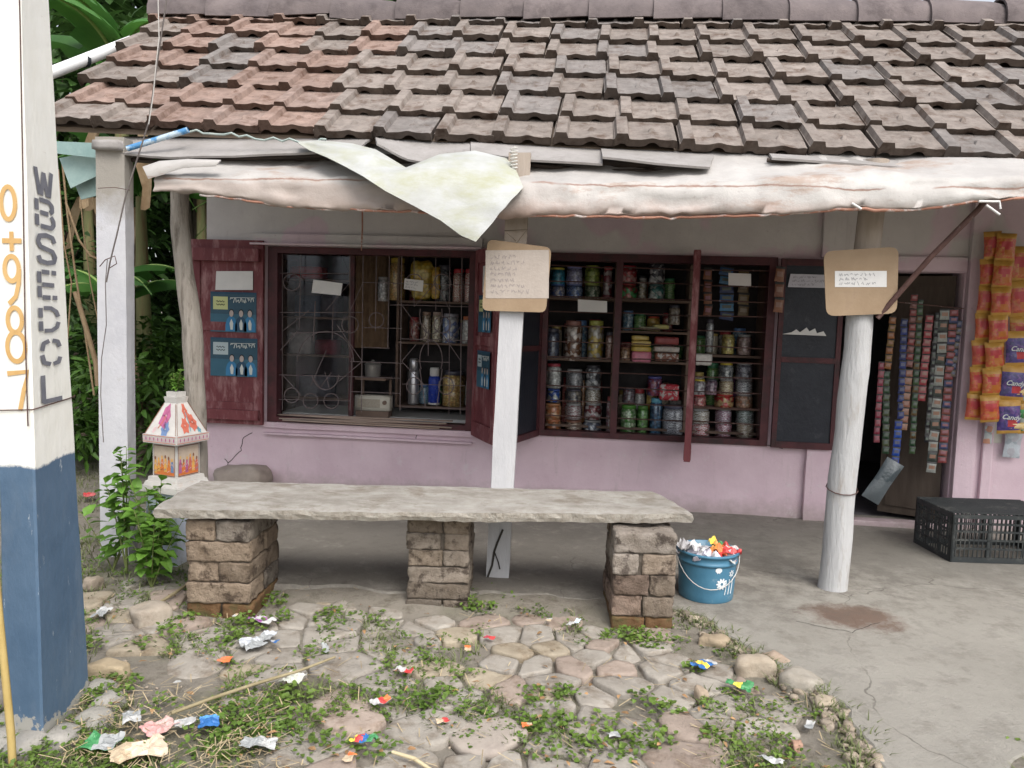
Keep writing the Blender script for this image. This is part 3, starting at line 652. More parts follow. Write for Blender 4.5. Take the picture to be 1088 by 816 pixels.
# ------------------------------------------------------------------ electric pole
ep=thing('electric_pole',(-1.88,2.4,0),'concrete electricity pole painted white above and blue below, lettered in grey and ochre','pole')
def PC(k,z):   # corners: 0 left, 1 near edge, 2 right far, 3 back
    t=z/2.6; c1=Vector((-1.834-.03*t,2.34,z)); c2_=Vector((-1.90-.045*t,2.68-.10*t,z)); c0=Vector((-1.99-.0*t,2.335+.02,z)); return [c0,c1,c2_,c0+(c2_-c1)][k]
pm=MB(); nZ=36; ring=[]
def bev(z):
    o=[]
    for k in range(4):
        p=PC(k,z); a=PC((k-1)%4,z); b=PC((k+1)%4,z); o+= [p+(a-p).normalized()*.008,p+(b-p).normalized()*.008]
    return o
H=[-.1+i*(3.6/nZ) for i in range(nZ+1)]
for z in H: ring.append([v+noise.noise_vector(v*5)*.0025 for v in bev(z)])
K=8; pm.add([v for r in ring for v in r],[(i*K+k,i*K+(k+1)%K,(i+1)*K+(k+1)%K,(i+1)*K+k) for i in range(nZ) for k in range(K)]); pm.add(ring[-1],[range(K)])
mk=NT('pole_paint'); x,y,z=mk.xyz(); wh=mk.mix(mk.ramp(mk.noise(6,6,.7,sc3=(1,1,.5)),.35,.8),(.86,.85,.80),(.76,.74,.66)); wh=mk.mix(mk.ramp(mk.noise(16,6,.75),.64,.76),wh,(.5,.46,.4))
nzz=mk.math('MULTIPLY',mk.math('SUBTRACT',mk.noise(9,5,.7),.5),.05)
bl=mk.mix(mk.ramp(mk.noise(4,5,.7),.3,.7),(.055,.105,.175),(.09,.15,.23)); bl=mk.mix(mk.ramp(mk.noise(30,5,.75,sc3=(1,1,.3)),.66,.72),bl,(.45,.48,.5))
bl=mk.mix(mk.math('MULTIPLY',mk.ramp(mk.noise(7,5,.75,sc3=(1,1,.4)),.52,.8),.5),bl,(.16,.2,.25))
c=mk.mix(mk.ramp(mk.math('ADD',z,nzz),.955,.965),bl,wh); c=mk.mix(mk.ramp(mk.math('ADD',z,mk.math('MULTIPLY',mk.noise(8,5,.7),.28)),.2,.21),(.34,.33,.3),c)
mk.base(c); mk.b.inputs['Roughness'].default_value=.6; mk.bump(mk.noise(26,6,.7,sc3=(1,1,.4)),.45,.008); pm.build('shaft',mk.m,ep)
b=MB()
for i in range(9): 
    a=i*.7; b.rbox((-1.9+.14*math.cos(a),2.5+.2*math.sin(a),.0),(.13,.13,.09),n=4,r=.05,amp=.02,seed=i)
b.build('cement_footing',M('footing',(.25,.24,.21),(.34,.32,.29),bump=.8),ep)
STEN=M('stencil_grey',(.13,.135,.16),(.2,.2,.225),scale=20,rough=.7,bump=0); OCH=M('ochre_paint',(.55,.33,.12),(.64,.42,.18),scale=10,rough=.7,bump=0)
lt=MB()
def face_r(s,z): 
    a=PC(1,z);b_=PC(2,z); return a+(b_-a)*s
nR=(PC(2,1.5)-PC(1,1.5)).cross(Vector((0,0,1))).normalized()
if nR.dot(Vector((1,0,0)))<0: nR=-nR
import itertools
LET={'W':[[(0,1),(.22,0)],[(.3,.0),(.5,.9)],[(.5,.9),(.7,0)],[(.78,0),(1,1)]],
'B':[[(0,1),(0,.58)],[(0,.42),(0,0)],[(.18,1),(.75,1),(.95,.88),(.95,.68),(.8,.58)],[(.2,.52),(.7,.52)],[(.85,.44),(1,.3),(1,.15),(.85,.0),(.2,0)]],
'S':[[(1,.78),(.9,.97),(.5,1.02),(.1,.95),(0,.75),(.15,.56),(.5,.5),(.85,.44),(1,.25),(.9,.05),(.5,-.02),(.1,.03),(0,.22)]],
'E':[[(0,1),(0,.56)],[(0,.44),(0,0)],[(.15,1),(.6,1)],[(.72,1),(1,1)],[(.15,.5),(.85,.5)],[(.15,0),(.6,0)],[(.72,0),(1,0)]],
'D':[[(0,1),(0,.58)],[(0,.42),(0,0)],[(.18,1),(.6,1),(.9,.85),(1,.62)],[(1,.38),(.9,.15),(.6,0),(.18,0)]],
'C':[[(1,.72),(.9,.95),(.6,1)],[(.42,1),(.1,.9),(0,.6)],[(0,.42),(.1,.1),(.45,0)],[(.6,0),(.9,.06),(1,.28)]],
'L':[[(0,1),(0,0),(.15,0)],[(.05,.0),(1,.0)]]}
zs=[(1.955,1.868),(1.852,1.765),(1.735,1.645),(1.612,1.526),(1.49,1.413),(1.378,1.297),(1.262,1.172)]
for ch,(zt,zb) in zip('WBSEDCL',zs):
    for st in LET[ch]:
        P=[]
        for (u,v),(u2,v2) in zip(st,st[1:]):
            for k in range(4): P.append((u+(u2-u)*k/4,v+(v2-v)*k/4))
        P.append(st[-1]); U=[(u*18.,v*25.) for u,v in P]; A=[];B=[]
        for i,(u,v) in enumerate(U):
            a_=U[max(i-1,0)];b_=U[min(i+1,len(U)-1)]; du,dv=b_[0]-a_[0],b_[1]-a_[1]; l_=math.hypot(du,dv) or 1; hw=2.2
            for L_,sg in ((A,1),(B,-1)): L_.append(face_r(.24+.46*(u+sg*-dv/l_*hw)/18.,zb+(zt-zb)*(v+sg*du/l_*hw)/25.)+nR*.0035)
        n=len(A); lt.add(A+B,[(i,n+i,n+i+1,i+1) for i in range(n-1)],0)
nL=Vector((0,-1,0)); 
def face_l(s,z): a=PC(0,z);b_=PC(1,z); return a+(b_-a)*s
def el(cx,cz,rx,rz,a0=0,a1=360,n=24): return [face_l(cx+rx*math.cos(math.radians(a0+(a1-a0)*k/n)),cz+rz*math.sin(math.radians(a0+(a1-a0)*k/n))) for k in range(n+1)]
nl=(PC(1,1.5)-PC(0,1.5)).cross(Vector((0,0,1))).normalized()
if nl.y>0: nl=-nl
for P in (el(.5,1.826,.2,.052),[face_l(.3,1.705),face_l(.85,1.705)],[face_l(.57,1.735),face_l(.57,1.672)],el(.55,1.615,.2,.04),[face_l(.76,1.615),face_l(.74,1.57),face_l(.65,1.525),face_l(.45,1.5)],
    el(.6,1.448,.2,.04),el(.62,1.36,.25,.048),[face_l(.35,1.27),face_l(.92,1.28),face_l(.8,1.22),face_l(.68,1.15)]): ribbon(lt,P,.0165,nl,1,.0035)
lt.build('lettering',[STEN,OCH],ep)
b=MB(); zt=1.145; b.tube([PC(k,zt+.01*((k*7)%3))+((PC(k,zt)-PC((k+2)%4,zt)).normalized()*.006) for k in (0,1,2,3,0)],.0022,5); b.tube([PC(2,zt+.02)+Vector((0,0,0)),PC(2,zt+.02)+Vector((.03,-.03,.01))],.002,5); b.build('wire_loop',IRON,ep)
b=MB(); b.tube([PC(1,3.4)+Vector((.006,-.006,0)),PC(1,2.4)+Vector((.004,-.008,0)),PC(1,1.9)+Vector((-.002,-.009,0)),PC(1,1.4)+Vector((-.01,-.01,0)),PC(1,1.1)+Vector((-.012,-.008,0))],.0022,5); b.build('earth_wire',IRON,ep)
o=MB(); o.tube([(-1.90,2.2,1.0),(-1.885,2.2,.8),(-1.865,2.2,.5),(-1.835,2.2,.12),(-1.83,2.2,-.03)],[.010,.010,.011,.012,.012],8); o=o.build('bamboo_pole',M('bamboo',(.42,.3,.1),(.5,.38,.16),c3=(.2,.14,.07)),None,(-1.79,2.2,0)); tag(o,'thin yellow bamboo pole leaning left of the electricity pole','pole')
# ------------------------------------------------------------------ bench
bn=thing('stone_bench',(-.8,3.8,0),'long rough stone slab bench on three stubby brick piers in front of the shop','bench')
TC=[Vector((-2.07,3.40,.555)),Vector((.50,3.86,.57)),Vector((.33,4.32,.575)),Vector((-2.17,4.02,.56))]
sb=MB(); NU,NV=64,10; top=[];bot=[]
for i in range(NU+1):
    u=i/NU; rt_=[];rb_=[]
    for j in range(NV+1):
        v=j/NV; p=TC[0].lerp(TC[1],u).lerp(TC[3].lerp(TC[2],u),v); e=.022*noise.noise(Vector((u*14,v*2,1)))+.01*noise.noise(Vector((u*50,v*4,1)))
        if j==0: p=p+Vector((0,-e,0))
        if j==NV: p=p+Vector((0,e,0))
        if i in(0,NU): p=p+Vector(((-1 if i==0 else 1)*.03*noise.noise(Vector((v*5,3,1))),0,0))
        dz=.006*noise.noise(p*6)+.003*noise.noise(p*25); edge=(.008 if j in(0,NV) else 0)
        rt_.append(p+Vector((0,0,dz-edge))); rb_.append(p+Vector((0,.0 if j else .012,-.052-.014*abs(noise.noise(Vector((u*22,0,8))))*(1 if j==0 else 0))))
    top.append(rt_);bot.append(rb_)
K=NV+1; vt=[p for r in top for p in r]; vb=[p for r in bot for p in r]; q=[(i*K+j,(i+1)*K+j,(i+1)*K+j+1,i*K+j+1) for i in range(NU) for j in range(NV)]
sb.add(vt,q,smooth=True); sb.add(vb,[x_[::-1] for x_ in q],smooth=True)
rim=[i*K for i in range(NU+1)]+[NU*K+j for j in range(1,K)]+[i*K+NV for i in range(NU-1,-1,-1)]+[j for j in range(NV-1,0,-1)]
n=len(rim); mid=[vt[i].lerp(vb[i],.5)+(vt[i]-Vector((-.85,3.9,.55))).normalized()*.006+noise.noise_vector(vt[i]*30)*.008 for i in rim]
sb.add([vt[i] for i in rim]+mid+[vb[i] for i in rim],[(i,n+i,n+(i+1)%n,(i+1)%n) for i in range(n)]+[(n+i,2*n+i,2*n+(i+1)%n,n+(i+1)%n) for i in range(n)],1)
SLAB=M('slab_top',(.25,.225,.195),(.43,.41,.375),scale=8,sc3=(.85,1.2,1.2),bump=1.,bs=60,bd=.01,c3=(.23,.2,.165),t3=(.52,.66),s3=6); SEDGE=M('slab_edge',(.28,.245,.2),(.48,.45,.40),scale=22,bump=1.,bs=60,bd=.012,c3=(.13,.11,.09),t3=(.6,.75),s3=40)
sb.build('slab',[SLAB,SEDGE],bn)
BRK=M('old_brick',(.20,.165,.13),(.37,.325,.275),scale=14,bump=1.,bs=70,bd=.014,c3=(.10,.08,.065),t3=(.52,.62),s3=12,attr=True,rough=.95); MORT=M('mortar',(.08,.065,.05),(.14,.12,.10),scale=20,bump=.8)
MOSS=M('brick_moss',(.10,.05,.02),(.17,.10,.05),scale=14,bump=1,bs=50,c3=(.07,.08,.03),t3=(.5,.7),s3=9)
def pier(x0,x1,y0,y1,ztop,courses,seed,pal,mossy,ang=0):
    r=random.Random(seed); p=MB(); hh=(ztop+.02)/courses; cx,cy=(x0+x1)/2,(y0+y1)/2; R3=Matrix.Rotation(ang,3,'Z')
    def rb(ax,ay,bx,by,z0,z1,mi,col):
        c_=R3@Vector(((ax+bx)/2-cx,(ay+by)/2-cy,0)); p.rbox((cx+c_.x+r.uniform(-.006,.006),cy+c_.y+r.uniform(-.006,.006),(z0+z1)/2),(bx-ax,by-ay,z1-z0),rot=R3@Matrix.Rotation(r.uniform(-.03,.03),3,'Z')@Matrix.Rotation(r.uniform(-.025,.025),3,'Y'),n=10,r=.004,amp=.008,fr=22,seed=r.uniform(0,50),mi=mi,col=col)
    for k in range(courses):
        z0=-.03+k*hh; z1=z0+hh-.004; mi=2 if k==0 and mossy else 0; v=lambda:(lambda a,c_:tuple(a*t for t in c_))(r.uniform(.6,1.2),r.choice(pal))
        if r.random()<.45 and k>0: rb(x0,y0,x1,(y0+y1)/2-.004,z0,z1,mi,v()); rb(x0,(y0+y1)/2+.004,x1,y1,z0,z1,mi,v())
        else:
            xm=x0+(x1-x0)*r.uniform(.42,.6); rb(x0,y0,xm-.005,y1,z0,z1,mi,v()); rb(xm+.005,y0,x1,y1,z0,z1,mi,v())
    c4=R3@Vector((0,0,0)); p.rbox((cx,cy,ztop/2-.01),(x1-x0-.03,y1-y0-.03,ztop-.02),rot=R3,n=3,r=.005,mi=1)
    o=p.build('brick_pier',[BRK,MORT,MOSS],bn); return o
pier(-1.975,-1.66,3.50,3.92,.495,5,3,[(1,1,1),(1.05,.95,.85),(.95,.85,.75)],True,.09)['label']='left pier with reddish moss at its foot'
pier(-.945,-.63,3.80,4.16,.50,6,8,[(1,.93,.85),(1.0,.95,.9),(.8,.78,.76)],False,.09)['label']='middle pier of six thin brick courses'
pier(.10,.40,3.72,4.14,.505,5,14,[(.95,.95,.97),(1.1,1.02,.95),(.85,.72,.68)],True,.09)['label']='right pier, patchy with pale plaster'
# ------------------------------------------------------------------ bucket
BK=Vector((.63,4.17,.05)); bk=thing('bucket',BK,'scuffed blue bucket with white flower decals, full of rubbish, beside the bench','bucket')
b=MB(); prof=[(0.0,.0),(.14,.0),(.143,.006),(.146,.05),(.1535,.19),(.1545,.2),(.160,.2),(.160,.212),(.156,.215),(.158,.245),(.165,.246),(.165,.258),(.157,.26),(.153,.258),(.143,.03),(0,.028)]
b.lathe(prof,BK,40); b.build('body',M('blue_plastic',(.045,.15,.24),(.07,.2,.3),scale=7,rough=.4,c3=(.25,.33,.38),t3=(.62,.76),s3=12,bump=.15,spec=.45),bk)
fl=MB()
def onb(a,z,e=.0018):
    r=.146+(.1535-.146)*(z-.05)/.14+e; return BK+Vector((r*math.cos(a),r*math.sin(a),z))
def flower(a0,z0,s,n=10):
    for k in range(n):
        t=2*PI*k/n; P=[]
        for (rr,w_) in ((.25,-.09),(.6,-.2),(.95,-.12),(1.05,0),(.95,.12),(.6,.2),(.25,.09)):
            u=rr*math.cos(t)-w_*math.sin(t); v=rr*math.sin(t)+w_*math.cos(t); P.append(onb(a0+u*s/.15,z0+v*s))
        fl.add(P,[range(len(P))])
fl_a=math.radians(-78)
flower(fl_a+.2,.11,.031); flower(fl_a+.62,.16,.02,7); flower(fl_a+.05,.18,.014,6)
fl.add([onb(fl_a+.05+.12*math.cos(t),.185+.014*math.sin(t)) for t in [k*PI/6 for k in range(12)]],[range(12)])
for t in (.35,.5,.66): fl.tube([onb(fl_a+t,.05),onb(fl_a+t+.03,.09),onb(fl_a+t+.02,.13)],.0025,5)
fl.build('flower_decal',M('white_print',(.6,.64,.66),(.72,.74,.75),rough=.5),bk)
h=MB(); pts=[BK+Vector((.166*math.cos(a),.166*math.sin(a),.235-.155*math.sin((a+PI*1.03)/(PI*.96)*PI) if 0 else .235-.15*math.sin(t*PI))) for t,a in [(k/16,math.radians(185+ (355-185)*k/16)) for k in range(17)]]
h.tube(pts,.0028,6); h.build('handle',M('handle_wire',(.45,.44,.42),rough=.4,metal=.5),bk)
# ------------------------------------------------------------------ crumpled litter
def litter(px,py,name,cols,sx,sy,label,cat,z=None,ht=.025,seed=0,base=.03,loc=None,rough=.45,flat=.5):
    r=random.Random(seed+int(px)); P0=loc or ZP(px,py,base); a=r.uniform(0,PI); n=10; G=[]; s3=Vector((r.uniform(0,90),r.uniform(0,90),r.uniform(0,90)))
    for i in range(n+1):
        row=[]
        for j in range(n+1):
            u=(i/n-.5)*sx; v=(j/n-.5)*sy; e=1+.15*noise.noise(Vector((i*.5,j*.5,seed))+s3); f1=noise.noise(Vector((u*28,v*28,0))+s3); f2=noise.noise(Vector((u*70,v*70,5))+s3)
            q=Vector((u*e*(1-.25*abs(f1)),v*e*(1-.25*abs(f2)),ht*(.35+f1*.6+.3*f2)+.004)); q.z=max(q.z,.001)
            row.append(P0+(RZ(a)@q))
        G.append(row)
    mb=MB(); mb.sheet(G,.0012,smooth=False)
    # coloured bands of the print
    per=len(cols); F=len(mb.f)
    for k in range(n*n):
        i,j=divmod(k,n); ci=int((i+ .9*noise.noise(Vector((i*.7,j*.6,seed))))/n*per)%per; mb.m[k]=ci; mb.m[n*n+k]=ci
    ms=[M('foil_'+'_'.join('%02x'%int(max(0,min(1,c_))*255) for c_ in col),col,tuple(min(1,c_*1.15) for c_ in col),scale=20,rough=rough,bump=.1,spec=.5) for col in cols]
    o=mb.build(name,ms,None,P0); return tag(o,label,cat,'litter dropped on the ground')
WHT=(.42,.42,.41);RED=(.5,.05,.05);ORG_=(.7,.18,.06);BLU=(.03,.13,.36);PUR=(.25,.08,.25);GRN=(.05,.22,.08);YEL=(.75,.55,.08);CLR=(.28,.29,.29);PNK=(.55,.3,.28);TAN=(.48,.38,.26)
L_=[(278,661,'wrapper',[WHT,PUR,WHT,PUR],.13,.07,'crumpled white and purple wrapper on the weeds right of the left brick pier'),
(267,686,'plastic_bag',[CLR,(.45,.47,.5)],.12,.1,'wrinkled clear plastic pouch on the cobbles beside the fallen stick'),
(284,678,'plastic_bag',[CLR,(.5,.52,.55)],.09,.07,'smaller clear plastic scrap touching a blue wrapper'),
(292,683,'wrapper',[BLU,WHT],.04,.03,'tiny blue wrapper beside clear plastic pouches'),
(239,702,'wrapper',[ORG_,(.6,.2,.1)],.06,.045,'small orange packet piece between cobbles left of the stick'),
(312,723,'plastic_cup',[(.45,.46,.4),(.55,.55,.5)],.1,.08,'squashed translucent cup above a round green weed'),
(429,715,'wrapper',[RED,WHT,WHT],.075,.05,'folded red and white packet upright on the cobbles in the middle'),
(405,747,'wrapper',[WHT,RED,ORG_],.085,.04,'flattened white and red packet below the folded red one'),
(386,789,'wrapper',[GRN,BLU,RED,YEL],.09,.05,'long multicoloured wrapper in green blue and red near the bottom edge'),
(372,806,'wrapper',[TAN,ORG_],.06,.035,'brownish paper scrap at the bottom edge beside the multicoloured wrapper'),
(520,679,'wrapper',[RED,(.4,.05,.08)],.05,.035,'small crimson wrapper on the cobbles below the white post'),
(497,690,'wrapper',[TAN,ORG_],.05,.03,'orange and tan foil strip left of the crimson wrapper'),
(610,664,'wrapper',[WHT,(.5,.6,.7)],.09,.025,'thin white paper twist left of the right brick pier'),
(748,708,'wrapper',[BLU,YEL,BLU,WHT],.1,.07,'bright blue and yellow snack wrapper near the pile of rocks'),
(785,731,'wrapper',[GRN,YEL,GRN],.11,.06,'green and yellow wrapper just left of the large loose rock'),
(222,771,'wrapper',[BLU,BLU,(.1,.3,.6)],.08,.07,'vivid blue wrapper in the grass at the lower left'),
(197,771,'paper_scrap',[WHT,WHT],.075,.07,'white paper tag standing in grass left of the vivid blue wrapper'),
(169,775,'paper_scrap',[PNK,(.5,.33,.3)],.11,.09,'faded pinkish carton scrap in the lower left grass'),
(140,766,'paper_scrap',[WHT,CLR],.08,.06,'torn white paper near the foot of the electricity pole'),
(108,792,'plastic_bag',[GRN,CLR,CLR],.12,.1,'transparent bag with a green edge beside the electricity pole'),
(146,801,'paper_scrap',[TAN,(.62,.5,.38),(.5,.4,.3)],.18,.12,'large dirty beige paper packet at the bottom left'),
(275,793,'plastic_bag',[CLR,WHT],.12,.07,'pale wispy plastic film on the weeds right of the vivid blue wrapper'),
(108,653,'plastic_bag',[CLR,WHT],.11,.06,'white plastic scrap right of the blue part of the electricity pole'),
(95,527,'wrapper',[(.5,.12,.12),RED],.12,.09,'reddish scrap lying on bare earth behind the electricity pole'),
(818,810,'wrapper',[WHT,CLR],.09,.03,'white matchbox-like strip at the bottom edge right of the flat stone'),
(860,772,'paper_scrap',[CLR,WHT],.06,.03,'pale paper strip in the gravel at the lower right'),
(652,783,'paper_scrap',[WHT,CLR],.045,.03,'small white scrap right of the large flat stone'),
(583,660,'paper_scrap',[TAN,WHT],.04,.03,'tiny beige scrap among cobbles behind the pale orange stone'),
(1045,811,'wrapper',[(.3,.5,.6),WHT],.06,.04,'bluish scrap at the lower right corner of the ground'),
(250,655,'paper_scrap',[WHT,TAN],.035,.02,'bit of white paper at the foot of the left brick pier'),
(188,727,'paper_scrap',[WHT,WHT],.03,.02,'tiny white crumb of paper on a cobble left of the stick'),
(345,690,'paper_scrap',[CLR,(.45,.5,.48)],.08,.03,'greyish plastic strip by weeds in the gap between the left and middle piers'),
(560,772,'paper_scrap',[ORG_,TAN],.04,.03,'small rust coloured scrap by the tip of the flat stone'),
(470,768,'paper_scrap',[TAN,RED],.05,.03,'reddish brown scrap left of the flat stone')]
for i,(px,py,nm,cl,sx,sy,lb) in enumerate(L_):
    litter(px,py,nm,cl,sx,sy,lb,'wrapper' if nm=='wrapper' else nm.replace('_',' '),ht=.03 if sx>.06 else .014,seed=i,base=.035)
# rubbish in the bucket
for i,(dx,dy,dz,nm,cl,s_,lb) in enumerate([(-.09,.0,.25,'plastic_bag',[(.42,.42,.44),(.5,.5,.5),(.3,.3,.32)],.17,'grey crumpled plastic bag bulging over the left rim of the blue bucket'),
(-.03,-.06,.235,'plastic_bag',[(.5,.48,.55),(.62,.6,.66)],.17,'pale lilac plastic bag in the front of the blue bucket'),
(.06,-.01,.26,'wrapper',[ORG_,(.85,.35,.1)],.1,'orange wrapper on top of the blue bucket'),
(.11,.0,.26,'wrapper',[RED,WHT,RED],.12,'red and white wrapper at the right rim of the blue bucket'),
(.08,-.07,.24,'wrapper',[WHT,RED,(.5,.5,.55)],.12,'white wrapper with red print in the front right of the blue bucket'),
(.05,.06,.27,'wrapper',[GRN,YEL],.07,'green and yellow wrapper at the back of the blue bucket'),
(-.1,-.05,.28,'plastic_bag',[(.36,.35,.36),(.48,.47,.47)],.11,'small ash grey plastic bag highest on the left of the blue bucket')]):
    o=litter(0,0,nm,cl,s_,s_,lb,nm.replace('_',' '),ht=.075,seed=60+i*7,loc=BK+Vector((dx,dy,dz-.03)))
    o['group']='rubbish in the blue bucket'
b=MB(); b.disc(BK+Vector((0,0,.2)),.148,20); b.build('lining',M('bin_liner',(.06,.06,.06)),bk)
# ------------------------------------------------------------------ signs, papers, posters
CARD=M('cardboard',(.27,.19,.12),(.34,.25,.165),scale=5,bump=.2,c3=(.28,.2,.14),t3=(.6,.8),s3=6)
def board_sign(poly,y,label,th=.006,sheet=None,cover=None,seed=0,rows=3):
    P=[YP(a,b_,y) for a,b_ in poly]; o=P[0]; t=thing('cardboard_sign',sum(P,Vector())/len(P),label,'sign'); t.location.y=y; ORG[t.name]=Vector(t.location)
    b=MB(); b.prism([Vector((p.x,y,p.z)) for p in P],(0,th,0)); b.build('board',CARD,t)
    x0,y0,x1,y1=sheet; a=YP(x0,y1,y); c_=YP(x1,y1,y); d=YP(x0,y0,y); ux=(c_-a); uz=(d-a); b=MB(); a.y-=.0015; b.add([a,a+ux,a+ux+uz,a+uz],[(0,1,2,3)]); W_=ux.length;H_=uz.length
    scribble(b,a,ux,uz,(0,-1,0),W_,H_,rows,1,seed=seed,lw=.0016,fill=.95 if not cover else .7); b.build('paper_label',[cover or PAPER,INK if not cover else M('faded_ink',(.22,.2,.22))],t); return t
def rounded(c4,r=.1,n=4):
    out=[]
    for i,p in enumerate(c4):
        a=c4[i-1];b=c4[(i+1)%len(c4)]
        p1=(p[0]+(a[0]-p[0])*r,p[1]+(a[1]-p[1])*r); p2=(p[0]+(b[0]-p[0])*r,p[1]+(b[1]-p[1])*r)
        for k in range(n+1):
            t=k/n; out.append(((1-t)**2*p1[0]+2*t*(1-t)*p[0]+t*t*p2[0],(1-t)**2*p1[1]+2*t*(1-t)*p[1]+t*t*p2[1]))
    return out
board_sign(rounded([(512,330),(580,332),(586,263),(518,254)],.1),4.185,'cardboard sign with a faded handwritten sheet on the straight square white post',sheet=(516,266,583,317),cover=M('faded_paper',(.38,.33,.29),(.44,.385,.34)),seed=4,rows=7)
board_sign(rounded([(878,336),(953,333),(955,262),(875,267)],.13),4.34,'brown cardboard sign with a narrow white strip on the round white post',sheet=(887,288,942,305),seed=9,rows=3)
b=MB(); b.tube([YP(548,256,4.18),YP(536,245,4.2),YP(560,244,4.2),YP(549,258,4.18)],.003,5); tag(b.build('string',M('string',(.18,.14,.1)),None,YP(548,256,4.18)),'knotted string tying the faded handwritten sign to its post','string')
def note(poly,y,label,rows=3,seed=0,cat='paper note',mat=None):
    P=[YP(a,b_,y) for a,b_ in poly]; b=MB(); b.prism(P,(0,.0012,0)); ux=P[1]-P[0]; uz=P[3]-P[0]
    if rows: scribble(b,P[0]-Vector((0,.001,0)),ux,uz,(0,-1,0),ux.length,uz.length,rows,1,seed=seed)
    return tag(b.build('paper_note',[mat or PAPER,INK],None,P[0]),label,cat)
note([(331,311),(362,314),(364,301),(333,297)],W-.03,'blank cream card tied to the middle of the left barred window',0)
note([(429,307),(449,310),(450,298),(430,296)],W-.02,'lined white note hanging in front of the yellow snack bag in the left window',3,3)
note([(614,331),(645,332),(645,320),(614,318)],W-.03,'pale blank card on the grille under the blue and lime jars',0)
note([(774,303),(798,304),(798,291),(774,290)],W-.03,'pale card on the grille over the blue hanging sachets',0)
note([(837,305),(879,306),(879,292),(840,291)],W-.085,'wide lilac white notice on the dark navy shutter beside the doorway',3,8,mat=M('lilac_paper',(.5,.49,.56),(.56,.55,.6)))
b=MB(); P=[(831,355),(878,357),(875,352),(868,354),(866,349),(860,352),(857,348),(850,353),(846,350),(841,353)]
b.prism([YP(a,c_,W-.08) for a,c_ in P],(0,.001,0)); tag(b.build('paper_note',PAPER,None,YP(850,354,W-.08)),'torn remnant of white paper on the dark navy shutter beside the doorway','paper note')
M4a=SH1
def sh_pt(M4,u,z,off): return M4@Vector((u,off,z))
def poster(M4,side,u0,u1,z0,z1,label,ph,tagcol,cat='poster'):
    o=M4@Vector((u0,side*ph,z0)); ux=(M4@Vector((u1,side*ph,z0)))-o; uz=Vector((0,0,z1-z0)); n=ux.cross(uz).normalized()
    W_,H_=ux.length,uz.length; ex=ux.normalized(); ez=Vector((0,0,1)); b=MB()
    def q(u,v,k=1): return o+ex*(u*W_)+ez*(v*H_)+n*(.0008*k)
    def rect(u0,v0,u1,v1,mi,k): b.add([q(u0,v0,k),q(u1,v0,k),q(u1,v1,k),q(u0,v1,k)],[(0,1,2,3)],mi)
    def oval(cu,cv,ru,rv,mi,k,a0=0,a1=360): b.add([q(cu+ru*math.cos(math.radians(a0+(a1-a0)*i/14)),cv+rv*math.sin(math.radians(a0+(a1-a0)*i/14)),k) for i in range(15)],[range(15)],mi)
    rect(0,0,1,1,0,1); rect(0,.0,1,.45,1,2) ; rect(0,.95,1,1,6,2)
    rect(.06,.56,.38,.88,2,3); 
    for k in range(2): ribbon(b,[q(.13+.02*i,.76-.08*k+.02*math.sin(i*2.1+k),3) for i in range(10)],.006,n,3,.001)
    r=random.Random(5); x=.43
    while x<.95:
        P=[q(x+.012*i,.8+.07*r.uniform(-1,1),3) for i in range(6)]; ribbon(b,P,.006,n,4,.001); x+=.075
    ribbon(b,[q(.43,.86,3),q(.96,.87,3)],.004,n,4,.001)
    for i,cx in enumerate((.46,.67,.86)):
        b.add([q(cx-.13,.02,3),q(cx+.12,.02,3),q(cx+.12,.2,3),q(cx+.08,.34,3),q(cx+.02,.4,3),q(cx-.04,.4,3),q(cx-.1,.32,3),q(cx-.13,.18,3)],[range(8)],5 if i!=1 else 6)
        b.add([q(cx-.02,.06,4),q(cx+.03,.06,4),q(cx+.04,.22,4),q(cx,.33,4),q(cx-.04,.22,4)],[range(5)],4)
        oval(cx,.48,.055,.1,3,4); oval(cx,.465,.045,.085,7,5); 
    m_=[M('poster_navy',(.02,.06,.095),(.035,.09,.13),rough=.45,bump=0),M('poster_teal',(.03,.1,.15),(.045,.13,.19),rough=.45,bump=0),M('tag_%s'%('y' if tagcol else 'w'),(.5,.53,.25) if tagcol else (.4,.48,.5),rough=.6,bump=0),M('poster_black',(.02,.025,.03),bump=0),M('poster_white',(.55,.58,.55),bump=0),M('poster_blue',(.04,.17,.33),(.06,.22,.4),bump=0),M('poster_deep',(.025,.06,.1),(.04,.09,.15),bump=0),M('poster_skin',(.42,.36,.33),bump=0)]
    return tag(b.build('poster',m_,None,o),label,cat,'blue posters on the maroon shutters')
# shutter 1 local u runs from hinge towards the left; its seen face is local +y
def shp(px,py): p=YP(px,py,W-.08); return (-2.70-p.x),p.z
u0,zz0=shp(223,352); u1,zz1=shp(272,311)
poster(SH1,1,u0,u1,zz0,zz1,'upper blue poster with three suited figures and a yellow tag on the left shutter',.0195,1)
u0,zz0=shp(223,399); u1,zz1=shp(273,360)
poster(SH1,1,u0,u1,zz0,zz1,'lower blue poster with three suited figures and a whitish tag on the left shutter',.0195,0)
P=[sh_pt(SH1,*(lambda t:(t[0],t[1]))(shp(a,b_)),.0195-.004) for a,b_ in ((228,308),(268,308),(268,288),(229,288))]
P=[Vector((p.x,W-.05-.0185,p.z)) for p in P]; b=MB(); b.prism(P,(0,.001,0)); tag(b.build('paper_note',PAPER,None,P[0]),'blank greyish white paper above the upper blue poster','paper note')
poster(SH2,-1,.12,.42,1.40,1.68,'upper blue poster on the open shutter beside the sweet jars',.0195,1)
poster(SH2,-1,.12,.42,.98,1.26,'lower blue poster on the open shutter beside the amber jar',.0195,0)
